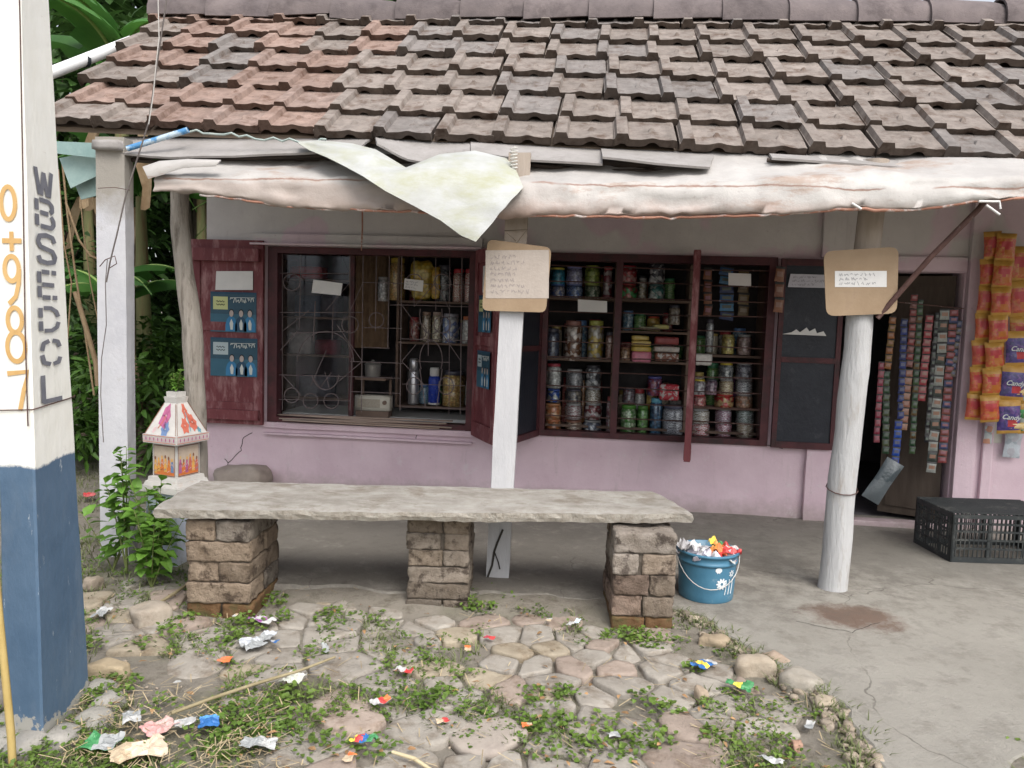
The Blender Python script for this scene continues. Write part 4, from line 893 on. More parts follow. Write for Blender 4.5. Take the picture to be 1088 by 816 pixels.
b=MB(); o_=SH2@Vector((.2,-.02,1.70)); e=(SH2@Vector((.42,-.02,1.70)))-o_; b.prism([o_,o_+e,o_+e+Vector((0,0,.2)),o_+Vector((0,0,.2))],SH2.to_3x3()@Vector((0,.001,0))); tag(b.build('paper_note',[PAPER],None,o_),'torn white paper on the open maroon shutter above its upper poster','paper note')
# ------------------------------------------------------------------ interior furniture
YS=6.36
SHW=M('shelf_wood',(.13,.09,.07),(.2,.14,.11),sc3=(.4,3,3))
def zof(px,py,y): return YP(px,py,y).z
zTop,zR2,zMid,zBot=zof(690,319,YS),zof(690,352,YS),zof(690,383.5,YS),.66
def shelf(x0,x1,zs_,y0,y1,label):
    t=thing('display_shelf',((x0+x1)/2,(y0+y1)/2,min(zs_)),label,'shelf')
    for z in zs_: b=MB(); b.box((x0,y0,z-.018),(x1,y1,z)); b.build('shelf_board',SHW,t)
    for x in (x0-.022,x1+.002):
        b=MB(); b.box((x,y0+.01,min(zs_)-.02),(x+.02,y1-.0,2.05)); b.build('upright',SHW,t)
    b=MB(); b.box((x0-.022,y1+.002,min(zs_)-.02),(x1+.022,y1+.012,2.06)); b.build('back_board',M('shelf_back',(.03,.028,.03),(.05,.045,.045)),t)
    return t
shelf(-.43,.11,[zTop,zMid,zBot],YS-.07,YS+.26,'crowded shelf in the left bay of the long barred window')
shelf(.17,.70,[zTop,zR2,zMid,zBot],YS-.07,YS+.26,'crowded shelf in the middle bay of the long barred window')
shelf(.76,1.29,[zof(770,377,YS),zof(770,432,YS),zBot],YS-.07,YS+.26,'crowded shelf in the right bay of the long barred window')
YL=6.62; lz1,lz2,lz3=zof(450,320,YL),zof(470,364,YL),zof(470,431,YL)
t=shelf(-1.72,-.98,[lz1,lz2,lz3],YL-.1,YL+.24,'shelf with snack jars in the right half of the left window')
t=thing('counter',(-2.2,6.7,.04),'worn pale topped counter just inside the left window','counter'); b=MB(); b.box((-2.66,6.27,.62),(-1.0,6.9,.66)); b.build('counter_top',M('pale_laminate',(.42,.42,.40),(.5,.5,.48),scale=4,rough=.4),t); b=MB(); b.box((-2.6,6.3,.04),(-1.05,6.85,.62)); b.build('counter_body',SHW,t)
t=thing('cupboard',(-2.45,7.1,.04),'dim cupboard with red and dark boxes at the far left inside the left window','cupboard'); b=MB(); 
for z in (.04,.7,1.1,1.45,1.8): b.box((-2.95,6.95,z),(-2.3,7.3,z+.02))
b.box((-2.97,6.95,.04),(-2.95,7.3,2.0)); b.box((-2.3,6.95,.04),(-2.28,7.3,2.0)); b.build('frame',SHW,t)
for i,(x,z,w_,h_,c_) in enumerate([(-2.8,1.82,.3,.12,(.35,.03,.03)),(-2.75,1.47,.25,.2,(.06,.08,.12)),(-2.5,1.47,.16,.22,(.1,.1,.12)),(-2.8,1.12,.2,.2,(.3,.28,.28)),(-2.55,1.12,.2,.14,(.15,.04,.05)),(-2.7,.72,.3,.2,(.12,.12,.14))]):
    b=MB(); b.rbox((x+w_/2-.1,7.1,z+h_/2),(w_,.2,h_),n=3,r=.008,amp=.003); tag(b.build('carton',M('carton_%d'%i,c_,tuple(q*1.6 for q in c_),scale=20),None,(x,7.1,z)),['bright red carton on the top board of the dim cupboard','deep blue grey carton below the red one in the dim cupboard','slim dark carton right of the blue grey one in the dim cupboard','light grey carton with dark print low in the dim cupboard','dark red carton right of the light grey one in the dim cupboard','charcoal carton lowest in the dim cupboard'][i],'carton')
b=MB(); G=[[Vector((-2.02-.3+i*.012*3,6.95+.02*math.sin(i*1.4),z)) for z in (.95,1.4,2.0)] for i in range(14)]; G=[[Vector((-2.30+i*.027,6.93+.025*math.sin(i*1.4),z)) for z in (1.2,1.6,2.05)] for i in range(15)]
b.sheet(G,.004); tag(b.build('curtain',M('brown_cloth',(.16,.10,.06),(.24,.16,.10),scale=9,c3=(.08,.09,.06)),None,(-2.1,6.93,1.2)),'brown patterned cloth hanging inside the left window','curtain')
# ------------------------------------------------------------------ jars
def jarmat(c1,c2,kind):
    nm='contents_%s_%s_%s'%(kind,'%d%d%d'%tuple(int(x*99) for x in c1),'%d%d%d'%tuple(int(x*99) for x in c2))
    if nm in MC: return MC[nm]
    k=NT(nm); v=k.n('ShaderNodeTexVoronoi'); v.inputs['Scale'].default_value=58
    if kind=='zig':
        wv=k.n('ShaderNodeTexWave'); wv.inputs['Scale'].default_value=26; wv.inputs['Distortion'].default_value=7; wv.bands_direction='Z'; wv.inputs['Detail Scale'].default_value=2.5; k.l(k.tc,wv.inputs['Vector']); f=k.ramp(wv.outputs['Fac'],.45,.6)
    elif kind=='pack':
        v.inputs['Scale'].default_value=30; k.l(k.tc,v.inputs['Vector']); sx=k.n('ShaderNodeSeparateColor'); k.l(v.outputs['Color'],sx.inputs[0]); f=k.ramp(sx.outputs[0],.4,.6)
    else:
        k.l(k.tc,v.inputs['Vector']); sx=k.n('ShaderNodeSeparateColor'); k.l(v.outputs['Color'],sx.inputs[0]); f=sx.outputs[0]
    c=k.mix(f,c1,c2); d=k.ramp(v.outputs['Distance'],.3,.75) if kind!='zig' else None
    if d is not None: c=k.mix(k.math('MULTIPLY',d,.6),c,tuple(x*.25 for x in c1))
    k.base(c); k.b.inputs['Roughness'].default_value=.35; k.b.inputs['Coat Weight'].default_value=1.; k.b.inputs['Coat Roughness'].default_value=.08
    k.bump(k.noise(70,3),.35,.004); MC[nm]=k.m; return k.m
mk=NT('jar_plastic'); gl=mk.n('ShaderNodeBsdfGlossy'); gl.inputs['Roughness'].default_value=.12; tr=mk.n('ShaderNodeBsdfTransparent'); tr.inputs[0].default_value=(.9,.92,.93,1); mx=mk.n('ShaderNodeMixShader'); fr=mk.n('ShaderNodeFresnel'); fr.inputs[0].default_value=1.45
mk.l(mk.math('MULTIPLY',fr.outputs[0],.9),mx.inputs[0]); mk.l(tr.outputs[0],mx.inputs[1]); mk.l(gl.outputs[0],mx.inputs[2]); mk.l(mx.outputs[0],mk.t.nodes['Material Output'].inputs[0]); CLEAR=mk.m
JW=(.55,.53,.5)
def hash_(a,b_): return (a*12.9898+b_*78.233)%1.0
def jar(cx,bot,wpx,hpx,c1,c2,lid,desc,where,y=YS,kind='dot',lab=None,tall=1):
    c1=tuple(min(.8,x*1.35) for x in c1); c2=tuple(min(.85,x*1.6) for x in c2); wpx*=1.08
    if CL==lid and hash_(cx,bot)<.55: q_=[(.35,.14,.05),(.4,.05,.06),(.42,.28,.08),(.12,.2,.06),(.1,.14,.3)][int(hash_(bot,cx)*5)]; c1=tuple(x*.5+.5*y_ for x,y_ in zip(c1,q_))
    p=YP(cx,bot,y); r=wpx*y/FPX/2*.96; h=hpx*y/FPX*1.0
    t=thing('jar',p,None,'jar','plastic jars of sweets and snacks'); t['label']=(desc+' '+where)
    b=MB(); b.lathe([(r*.9,.0),(r*.97,.006),(r*.97,h*.4),(r*.94,h*.42),(r*.97,h*.44),(r*.97,h*.8),(r*.78,h*.9),(0,h*.9)],p,18); b.disc(p+Vector((0,0,.001)),r*.9,18,down=True); b.build('contents',jarmat(c1,c2,kind),t)
    b=MB(); b.lathe([(r*.93,.002),(r,.01),(r,h*.82),(r*.8,h*.905)],p,18); b.build('jar_wall',CLEAR,t)
    b=MB(); b.lathe([(r*.82,h*.88),(r*.84,h*.885),(r*.84,h*.985),(r*.8,h),(0,h)],p,18); b.build('lid',M('lid_%d%d%d'%tuple(int(x*99) for x in lid),lid,rough=.35,bump=0,spec=.5),t)
    return t
DK=(.06,.06,.08); CL=(.3,.3,.3)
A='in the upper row of the top left bay'; 
jar(592,302,17,17,(.03,.2,.3),(.05,.3,.4),(.6,.55,.1),'teal jar with yellow lid','on the top shelf of the left bay')
jar(592,318,17,16,(.05,.1,.3),(.5,.45,.4),(.1,.2,.5),'blue jar flecked orange and white','below the teal jar in the left bay')
jar(610,302,18,18,(.3,.3,.5),(.45,.45,.6),(.3,.3,.6),'lavender jar','right of the teal jar in the left bay')
jar(610,318,18,16,(.05,.12,.35),(.4,.45,.55),(.2,.25,.5),'blue and silver jar','below the lavender jar in the left bay')
jar(629,302,17,19,(.2,.28,.05),(.4,.45,.1),(.45,.5,.1),'lime green jar','on the top shelf of the left bay')
jar(629,318,17,16,(.05,.1,.05),(.4,.42,.3),(.3,.35,.1),'dark green jar flecked white','below the lime green jar')
jar(645,318,10,34,(.25,.05,.07),(.5,.45,.45),(.4,.05,.06),'slim red and white jar','beside the left mullion on the top shelf',kind='pack')
jar(586,383,15,34,DK,(.12,.14,.2),DK,'nearly black jar','at the left end of the left bay middle shelf')
jar(608,383,19,42,(.18,.08,.04),(.5,.44,.4),(.25,.12,.1),'tall brown and white sweet jar','on the left bay middle shelf',kind='pack')
jar(632,383,17,42,(.55,.42,.1),(.45,.42,.38),(.4,.42,.1),'tall jar of yellow biscuits with lime lid','on the left bay middle shelf',kind='pack')
jar(647,383,9,30,(.2,.07,.05),(.35,.25,.2),DK,'narrow brownish jar','beside the left mullion on the middle shelf')
jar(588,412,16,26,(.42,.42,.4),(.5,.5,.48),(.3,.04,.06),'white jar with dark red lid','on a ledge in the left bay',kind='dot')
jar(588,427,15,14,(.02,.07,.3),(.4,.4,.35),(.05,.1,.35),'royal blue jar','over the orange jars in the left bay',kind='pack')
jar(587,445,18,17,(.5,.2,.08),(.55,.35,.2),(.5,.25,.12),'upper orange jar','of two stacked at the lower left of the left bay',kind='pack')
jar(587,462,18,17,(.45,.17,.07),(.5,.33,.2),(.5,.2,.1),'lower orange jar','of two stacked at the lower left of the left bay',kind='pack')
jar(610,412,18,20,(.15,.15,.16),(.35,.34,.34),CL,'smoky clear jar','right of the white jar with dark red lid')
jar(609,428,18,15,(.08,.08,.1),(.3,.26,.2),DK,'dark speckled jar','below the smoky clear jar')
jar(609,445,18,17,(.12,.13,.14),(.42,.42,.4),CL,'upper grey striped jar','in the middle of the left bay bottom shelf',kind='zig')
jar(609,463,18,17,(.15,.08,.06),(.45,.38,.3),(.25,.12,.08),'lower brown striped jar','in the middle of the left bay bottom shelf',kind='zig')
jar(630,412,17,24,(.1,.1,.11),(.6,.6,.58),(.05,.05,.06),'black and white jar','above the pinkish jar in the left bay',kind='pack')
jar(630,428,17,16,(.1,.1,.1),(.55,.52,.5),CL,'silver mottled jar','under the black and white jar in the left bay',kind='zig')
jar(630,445,19,17,(.2,.1,.1),(.6,.5,.48),CL,'pinkish white jar','on the left bay bottom shelf',kind='pack')
jar(629,463,20,17,(.25,.25,.24),(.6,.6,.56),CL,'chunky white jar','lowest under the pinkish white jar',kind='pack')
jar(649,463,12,42,(.3,.1,.12),(.65,.58,.56),(.35,.1,.1),'tall jar of red and white toffees','behind the left mullion')
# middle bay
jar(667,301,19,18,(.4,.03,.04),(.5,.3,.28),(.35,.03,.05),'bright red jar','at the left of the middle bay top shelf',kind='pack')
jar(667,318,20,16,(.35,.06,.05),(.05,.3,.1),(.3,.05,.05),'red and green jar','under the bright red jar',kind='pack')
jar(682,318,9,22,(.3,.12,.06),(.6,.55,.5),CL,'small white and orange jar','between larger jars of the middle bay top shelf')
jar(697,302,17,24,(.08,.08,.1),(.55,.55,.55),(.4,.03,.08),'black and white jar with crimson lid','on the middle bay top shelf',kind='pack')
jar(697,318,17,15,(.05,.2,.18),(.5,.52,.5),(.1,.2,.2),'teal and white jar','under the jar with crimson lid',kind='pack')
jar(716,345,12,20,(.2,.15,.1),(.35,.3,.25),DK,'dim brown jar','at the right of the middle bay second shelf')
jar(667,461,17,31,(.06,.25,.03),(.5,.6,.4),(.1,.3,.05),'wide jar of bright green sweets','on the middle bay bottom shelf',kind='dot')
jar(682,461,12,30,(.05,.2,.03),(.3,.5,.2),(.1,.25,.05),'narrower jar of green sweets','touching the wide green one')
jar(696,461,13,38,(.03,.05,.12),(.15,.3,.45),(.15,.45,.6),'dark jar with pale blue lid','on the middle bay bottom shelf')
jar(714,462,22,32,(.1,.1,.12),(.48,.48,.5),(.1,.1,.15),'broad grey zigzag jar','on the middle bay bottom shelf',kind='zig')
jar(668,428,13,16,(.15,.05,.06),(.2,.2,.22),DK,'dim maroon jar','on a ledge of the middle bay')
jar(695,420,16,20,(.35,.04,.05),(.15,.15,.3),(.1,.1,.3),'red jar with blue lid','in the middle of the middle bay')
jar(664,384,12,15,(.25,.1,.05),(.5,.35,.22),(.3,.15,.1),'small jar of brown biscuits','left of the pink box')
# right bay
jar(773,376,13,20,(.5,.35,.1),(.6,.5,.2),(.3,.25,.1),'small yellow jar','under the blue hanging sachets')
jar(790,377,15,21,(.35,.25,.2),(.45,.35,.35),CL,'beige pink jar','right of the small yellow jar')
jar(753,374,8,34,(.25,.25,.25),(.45,.45,.45),DK,'thin grey bottle shaped jar','beside the small yellow one')
jar(771,403,15,17,(.1,.12,.13),(.5,.5,.48),(.5,.4,.05),'silver flecked jar with yellow lid','in the right bay middle row')
jar(790,403,18,17,(.1,.1,.13),(.45,.45,.48),CL,'grey and silver jar','at the right of the right bay middle row')
jar(742,419,14,16,(.2,.12,.15),(.6,.55,.58),(.5,.4,.05),'pink white jar with yellow lid','left in the right bay')
jar(755,419,13,16,(.12,.06,.1),(.35,.25,.3),DK,'plum coloured jar','left of centre in the right bay')
jar(771,419,15,16,(.3,.18,.1),(.6,.5,.35),CL,'tan striped jar','in the centre of the right bay',kind='zig')
jar(790,419,18,16,(.15,.15,.16),(.55,.55,.55),CL,'pale striped jar','above the apricot jar in the right bay',kind='zig')
jar(742,433,15,14,(.4,.04,.05),(.5,.3,.25),(.4,.05,.05),'scarlet jar','low on the left of the right bay')
jar(769,433,20,14,(.5,.04,.03),(.55,.4,.2),(.45,.05,.04),'wide fiery red jar','in the centre of the right bay',kind='pack')
jar(790,433,18,14,(.5,.25,.15),(.6,.45,.35),CL,'apricot jar','right of the wide fiery red jar')
jar(743,449,20,15,(.12,.12,.12),(.6,.6,.58),CL,'black and white wavy jar','lower left of the right bay',kind='zig')
jar(743,464,20,16,(.45,.05,.05),(.65,.55,.52),CL,'red and white wavy jar','bottom left of the right bay',kind='zig')
jar(768,449,17,15,(.25,.08,.14),(.6,.5,.53),CL,'rose striped jar','lower centre of the right bay',kind='zig')
jar(768,464,17,16,(.35,.1,.18),(.6,.48,.5),CL,'deep pink jar','bottom centre of the right bay',kind='zig')
jar(791,449,19,15,(.12,.15,.17),(.5,.53,.53),CL,'steel grey striped jar','lower right of the right bay',kind='zig')
jar(791,464,19,16,(.3,.24,.2),(.55,.5,.45),CL,'sandy striped jar','bottom right of the right bay',kind='zig')
# left window jars
jar(422,319,17,45,(.5,.28,.1),(.6,.42,.2),(.5,.35,.05),'tall orange snack jar','on the top shelf of the left window',y=YL)
jar(407,320,12,26,(.35,.33,.33),(.5,.48,.48),(.3,.28,.28),'small greyish jar','left of the tall orange one',y=YL)
jar(472,322,17,40,(.06,.06,.07),(.35,.35,.35),DK,'tall black speckled jar','on the top shelf of the left window',y=YL)
jar(487,322,13,36,(.4,.1,.07),(.65,.5,.45),(.45,.04,.05),'left one of two red and white wavy jars','in the left window',y=YL,kind='zig')
jar(499,322,12,36,(.4,.08,.07),(.65,.52,.48),(.4,.04,.06),'right one of two red and white wavy jars','in the left window',y=YL,kind='zig')
jar(453,363,10,32,(.4,.3,.22),(.55,.47,.38),(.3,.2,.15),'left beige nut jar','on the middle shelf of the left window',y=YL)
jar(464,363,11,32,(.42,.32,.22),(.58,.5,.4),(.3,.22,.18),'right beige nut jar','touching its twin in the left window',y=YL)
jar(479,365,19,32,(.2,.25,.45),(.55,.57,.6),(.3,.3,.35),'blue and white jar','on the middle shelf of the left window',y=YL,kind='pack')
jar(497,366,13,30,(.5,.45,.42),(.55,.52,.5),(.5,.15,.06),'whitish jar with orange lid','ending the middle shelf of the left window',y=YL)
jar(482,431,25,38,(.5,.27,.09),(.62,.42,.18),DK,'big amber snack jar','on the lowest shelf of the left window',y=YL)
jar(498,430,9,26,(.5,.45,.42),(.55,.5,.48),CL,'pale slim jar','right of the big amber jar',y=YL)
ORDN=['first','second','third','fourth','fifth','sixth','seventh','eighth']
FC=[('maroon',(.3,.04,.05),(.5,.3,.25),(.3,.04,.05)),('mustard',(.5,.32,.06),(.6,.45,.15),(.45,.08,.04)),('bottle green',(.04,.16,.05),(.25,.4,.15),(.05,.2,.1)),('rust brown',(.3,.12,.05),(.5,.3,.15),(.05,.05,.06)),('silver',(.25,.25,.25),(.6,.6,.58),(.4,.05,.06)),('violet',(.18,.06,.22),(.4,.25,.45),(.5,.45,.1)),('sky blue',(.06,.2,.35),(.4,.5,.55),(.1,.2,.4)),('cream',(.45,.4,.3),(.6,.55,.45),(.4,.3,.1))]
rj=random.Random(12)
for nm_,x0,x1,z,mh,yy in [('top shelf of the left bay',-.40,.10,zTop,.26,YS),('middle shelf of the left bay',-.40,.10,zMid,.36,YS),('bottom shelf of the left bay',-.40,.10,zBot,.46,YS),('top shelf of the middle bay',.19,.69,zTop,.26,YS),('second shelf of the middle bay',.19,.69,zR2,.2,YS),('third shelf of the middle bay',.19,.69,zMid,.2,YS),('bottom shelf of the middle bay',.19,.69,zBot,.42,YS),('upper shelf of the right bay',.78,1.27,zof(770,377,YS),.24,YS),('middle shelf of the right bay',.78,1.27,zof(770,432,YS),.38,YS),('top shelf in the left window',-1.68,-1.02,lz1,.3,YL),('middle shelf in the left window',-1.68,-1.02,lz2,.26,YL),('lowest shelf in the left window',-1.68,-1.02,lz3,.24,YL)]:
    x=x0+.045; k=0; last=None
    while x<x1-.03 and k<8:
        f_=rj.choice([q for q in FC if q is not last]); last=f_; h=mh*rj.uniform(.6,.92); r_=rj.uniform(.045,.058)
        c_=Vector((x,yy+.135,z)); pj=(c_-CAMP); 
        t=thing('jar',c_,'%s jar, %s from left in the back row, %s'%(f_[0],ORDN[k],nm_),'jar','plastic jars at the back of the shelves')
        b=MB(); b.lathe([(r_*.9,.0),(r_*.97,.006),(r_*.97,h*.4),(r_*.94,h*.42),(r_*.97,h*.44),(r_*.97,h*.82),(r_*.78,h*.9),(0,h*.9)],c_,16); b.build('contents',jarmat(f_[1],f_[2],rj.choice(['dot','pack','zig'])),t)
        b=MB(); b.lathe([(r_*.82,h*.88),(r_*.84,h*.885),(r_*.84,h*.985),(r_*.8,h),(0,h)],c_,16); b.build('lid',M('lid_%d%d%d'%tuple(int(q*99) for q in f_[3]),f_[3],rough=.35,bump=0,spec=.5),t)
        x+=r_*2+.006; k+=1
# other goods
p=YP(448,318,YL-.04); b=MB(); b.rbox(p+Vector((0,0,.16)),(.19,.12,.33),n=8,r=.05,amp=.02,fr=14); tag(b.build('snack_bag',jarmat((.55,.36,.04),(.6,.48,.12),'pack'),None,p),'bulging bag of golden yellow snacks on the top shelf of the left window','bag')
p=YP(463,317,YL-.06); b=MB(); b.rbox(p+Vector((0,0,.13)),(.08,.08,.27),n=6,r=.03,amp=.015,fr=16); tag(b.build('snack_bag',jarmat((.6,.4,.06),(.55,.3,.05),'pack'),None,p),'narrow orange yellow snack pouch right of the bulging golden bag','bag')
p=YP(439,429,YL); t=thing('thermos_flask',p,'tall silver thermos flask on the lowest shelf of the left window','flask'); b=MB(); b.lathe([(.045,0),(.047,.01),(.047,.28),(.04,.3),(0,.3)],p,18); b.build('body',M('brushed_steel',(.5,.5,.52),(.62,.62,.64),rough=.3,metal=.7,bump=0),t); b=MB(); b.lathe([(.038,.302),(.04,.305),(.038,.39),(.03,.4),(0,.4)],p,18); b.build('cup_lid',M('brushed_steel',0),t)
p=YP(461,430,YL-.03); t=thing('bottle',p,'cobalt blue bottle with a white cap in the left window','bottle'); b=MB(); b.lathe([(.04,0),(.052,.012),(.052,.22),(.046,.25),(0,.25)],p,18); b.build('body',M('cobalt_print',(.01,.03,.3),(.05,.09,.45),scale=40,rough=.3,c3=(.4,.42,.5),t3=(.62,.66),s3=45,bump=0),t); b=MB(); b.lathe([(.038,.251),(.042,.26),(.042,.31),(.036,.325),(0,.325)],p,16); b.build('cap',PAPER,t); b=MB(); b.lathe([(.0525,.003),(.0545,.004),(.0545,.018),(.0525,.02)],p,18); b.build('foot_ring',PAPER,t)
p=YP(396,399,6.3); p.z=.985
t=thing('kettle_stand',(p.x,6.3,.66),'dark wooden stand carrying an aluminium pot inside the left window','stand'); b=MB(); b.box((p.x-.12,6.2,p.z-.02),(p.x+.14,6.42,p.z)); b.box((p.x-.12,6.38,.66),(p.x-.1,6.4,p.z-.02)); b.box((p.x+.12,6.38,.66),(p.x+.14,6.4,p.z-.02)); b.build('frame',SHW,t)
p=Vector((p.x,6.3,p.z)); t=thing('pot',p,'small round aluminium pot with a lid behind the left window grille','pot'); b=MB(); b.lathe([(.05,0),(.065,.01),(.066,.1),(.072,.105)],p,20); b.build('body',M('aluminium',(.45,.44,.42),(.55,.54,.52),rough=.35,metal=.6,bump=0),t); b=MB(); b.lathe([(.074,.106),(.05,.125),(.012,.13),(.012,.145),(0,.146)],p,20); b.build('lid',M('aluminium',0),t)
p=YP(397,420,6.24); p.z=.775; t=thing('radio',(p.x,6.24,.66),'flat cream coloured radio like box under the aluminium pot','radio'); b=MB(); b.rbox((p.x,6.25,p.z),(.30,.12,.13),n=3,r=.01); b.build('case',M('cream_plastic',(.5,.47,.4),(.58,.55,.48),rough=.5,bump=0),t); b=MB(); b.box((p.x-.12,6.186,p.z-.035),(p.x+.07,6.19,p.z+.035)); b.build('grille',M('brown_grille',(.3,.27,.22),(.4,.36,.3),scale=60),t); b=MB(); b.tube([(p.x+.11,6.19,p.z+.01),(p.x+.11,6.178,p.z+.01)],.018,12); b.build('knob',SHW,t); b=MB(); b.box((p.x-.14,6.2,.66),(p.x+.14,6.3,p.z-.066)); b.build('plinth',SHW,t)
for i,(cx,bot,wd,h,c_,lb) in enumerate([(681,391,20,11,(.6,.2,.28),'pink plastic box under yellow packets in the middle bay'),(681,380,20,5.5,(.6,.45,.1),'lower yellow packet on the pink box'),(681,374,20,5.5,(.62,.48,.15),'middle yellow packet over the pink box'),(680,368,18,5,(.55,.42,.12),'topmost yellow packet over the pink box'),(708,384,24,9,(.25,.1,.06),'flat brown packet with white flecks in the middle bay'),(708,374,26,6,(.6,.55,.5),'thin white streaked packet in the middle bay'),(708,366,24,8,(.3,.06,.06),'dull red packet on top of the white streaked one'),(702,350,16,5,(.45,.42,.15),'olive yellow packet lying on the second shelf of the middle bay'),(690,351,22,4,(.25,.25,.15),'flat khaki packet beneath the olive yellow one'),(710,425,20,17,(.5,.04,.06),'shiny red packet bunch in the middle bay'),(746,388,18,12,(.55,.53,.5),'white paper roll bundle left in the right bay')]):
    if i==0: bot=384.5
    if 0<i<4: bot-=6.5*1.0
    p=YP(cx,bot,YS-.02); w_=wd*YS/FPX; h_=h*YS/FPX; b=MB(); b.rbox(p+Vector((0,0,h_/2)),(w_,.13,h_),n=5,r=min(.012,h_*.4),amp=.004,fr=20,seed=i)
    tag(b.build('box' if i in(0,) else 'packet',M('packet_%d'%i,c_,tuple(min(1,x*1.35) for x in c_),scale=25,rough=.3,spec=.6,c3=(.6,.58,.55) if i in(4,5,9,10) else None,t3=(.52,.56),s3=30,bump=.3),None,p),lb,'box' if i==0 else 'packet')
def foil(name,cs,pat=35):
    if name in MC: return MC[name]
    k=NT(name); v=k.n('ShaderNodeTexVoronoi'); v.inputs['Scale'].default_value=pat; k.l(k.tc,v.inputs['Vector']); sx=k.n('ShaderNodeSeparateColor'); k.l(v.outputs['Color'],sx.inputs[0]); c=k.mix(k.ramp(sx.outputs[0],.35,.4),cs[0],cs[1])
    if len(cs)>2: c=k.mix(k.ramp(sx.outputs[1],.68,.7),c,cs[2])
    k.base(c); k.b.inputs['Roughness'].default_value=.28; k.b.inputs['Specular IOR Level'].default_value=.7; k.bump(k.noise(45,4,.6),.5,.01); MC[name]=k.m; return k.m
def pillow(mb,c,w_,h_,d=.02,rot=0,mi=0,seed=0,n=6,motif=None):
    G=[];c=Vector(c); R3=Matrix.Rotation(rot,3,'Y')
    F=[];Bk=[]
    for i in range(n+1):
        r1=[];r2=[]
        for j in range(n+1):
            u=i/n*2-1;v=j/n*2-1; t=max(0,(1-u*u)*(1-v**4))**.5*d*(1+.5*noise.noise(Vector((u*2+seed,v*2,seed*3)))); sq=1-.08*(1-abs(v))*abs(u)
            r1.append(c+R3@Vector((u*w_/2*sq,-t,v*h_/2))); r2.append(c+R3@Vector((u*w_/2*sq,t*.6+.001,v*h_/2)))
        F.append(r1);Bk.append(r2)
    K=n+1; q=[(i*K+j,(i+1)*K+j,(i+1)*K+j+1,i*K+j+1) for i in range(n) for j in range(n)]
    m0=len(mb.f); mb.add([p for r in F for p in r],q,mi,smooth=True)
    if motif is not None:
        for z_,(i,j) in enumerate([(i,j) for i in range(n) for j in range(n)]):
            if motif(i/(n-1),j/(n-1)): mb.m[m0+z_]=motif(i/(n-1),j/(n-1))
    mb.add([p for r in Bk for p in r],[x_[::-1] for x_ in q],mi,smooth=True)
def text_mesh(txt,size,mat,name,parent,loc_,rotM,shear=.3,ext=.0006):
    cu=bpy.data.curves.new(name,'FONT'); cu.body=txt; cu.size=size; cu.align_x='CENTER'; cu.align_y='CENTER'; cu.shear=shear; cu.extrude=ext; cu.offset=size*.012
    o=bpy.data.objects.new(name,cu); C.objects.link(o); dg=bpy.context.evaluated_depsgraph_get(); me=bpy.data.meshes.new_from_object(o.evaluated_get(dg)); bpy.data.objects.remove(o)
    me.materials.clear(); me.materials.append(mat)
    me.transform(Matrix.Translation(Vector(loc_)-ORG[parent.name])@rotM); o=bpy.data.objects.new(name,me); C.objects.link(o); o.parent=parent; return o
RX90=Matrix.Rotation(PI/2,4,'X')
# hanging packet strips right of the door
def strip_packets(top,bot,n,wpx,y,mats,label,d=.022,txt=None):
    a=YP(*top,y); b_=YP(*bot,y); t=thing('packet_strip',a,label,'packet strip','strips of snack packets hanging by the doorway'); w_=wpx*y/FPX; L=(b_-a); h=L.length/n
    for k in range(n):
        c_=a+L*((k+.5)/n)+Vector((rs.uniform(-.008,.008),rs.uniform(-.015,.01),0)); m_=MB(); pillow(m_,c_,w_,h*1.02,d,rs.uniform(-.08,.08)-.04,0,k,10,lambda u,v:(2 if v>.86 or v<.08 else (1 if ((u-.5)/.36)**2+((v-.6)/.17)**2<1 else (3 if ((u-.62)/.28)**2+((v-.27)/.13)**2<1 else 0)))); m_.build('packet',[mats[k%len(mats)]]+(MOT if not txt else [mats[0],M('packet_gold',0),M('packet_red',(.45,.04,.05),(.55,.1,.1),rough=.3)]),t)
        if txt and k>=txt[1]:
            text_mesh(txt[0],.048,M('poster_white',0),'lettering',t,c_+Vector((-.003,-d*1.45,-.005)),Matrix.Rotation(.06,4,'Y')@RX90,.35)
    return t
MOT=[M('packet_red',(.38,.03,.04),(.45,.07,.07),rough=.3),M('packet_gold',(.42,.22,.04),(.48,.28,.07),rough=.3),M('packet_yellow',(.42,.12,.02),(.45,.16,.03),rough=.3)]
OR1=foil('foil_orange',[(.4,.04,.015),(.45,.07,.015),(.42,.11,.02)],70); OR2=foil('foil_gold',[(.42,.11,.02),(.45,.07,.015),(.45,.17,.03)],70); OR3=foil('foil_redorange',[(.33,.03,.015),(.4,.05,.02),(.4,.1,.02)],70)
strip_packets((1056,246),(1034,446),7,17,W-.16,[OR3,OR1],'leftmost hanging strip of red orange packets, nearest the doorway',.02)
strip_packets((1070,248),(1049,448),7,19,W-.2,[OR2,OR2,OR1,OR1],'hanging strip of golden orange packets, second from the doorway',.024)
strip_packets((1084,262),(1084,372),3,24,W-.14,[OR2,OR1],'short strip of amber packets hanging above the purple ones')
PUR_=foil('foil_purple',[(.03,.02,.12),(.05,.03,.18),(.1,.04,.2)],50); 
pt=strip_packets((1082,352),(1070,460),3,23,W-.2,[PUR_],'strip of purple packets with white script lettering',.026,('Candy',0))
for k in range(3):
    q=YP(1079,376+36*k,W-.2); m_=MB(); pillow(m_,q+Vector((.0,-.012,-.03)),.15,.05,.02,-.04,0,k+3); m_.build('biscuit_print',foil('foil_biscuit',[(.5,.33,.12),(.6,.45,.2)],40),pt)
strip_packets((1100,300),(1090,460),5,20,W-.15,[foil('foil_green',[(.03,.2,.05),(.4,.45,.4),(.05,.3,.08)],30)],'strip of green and silver packets cut off by the right side of the photo')
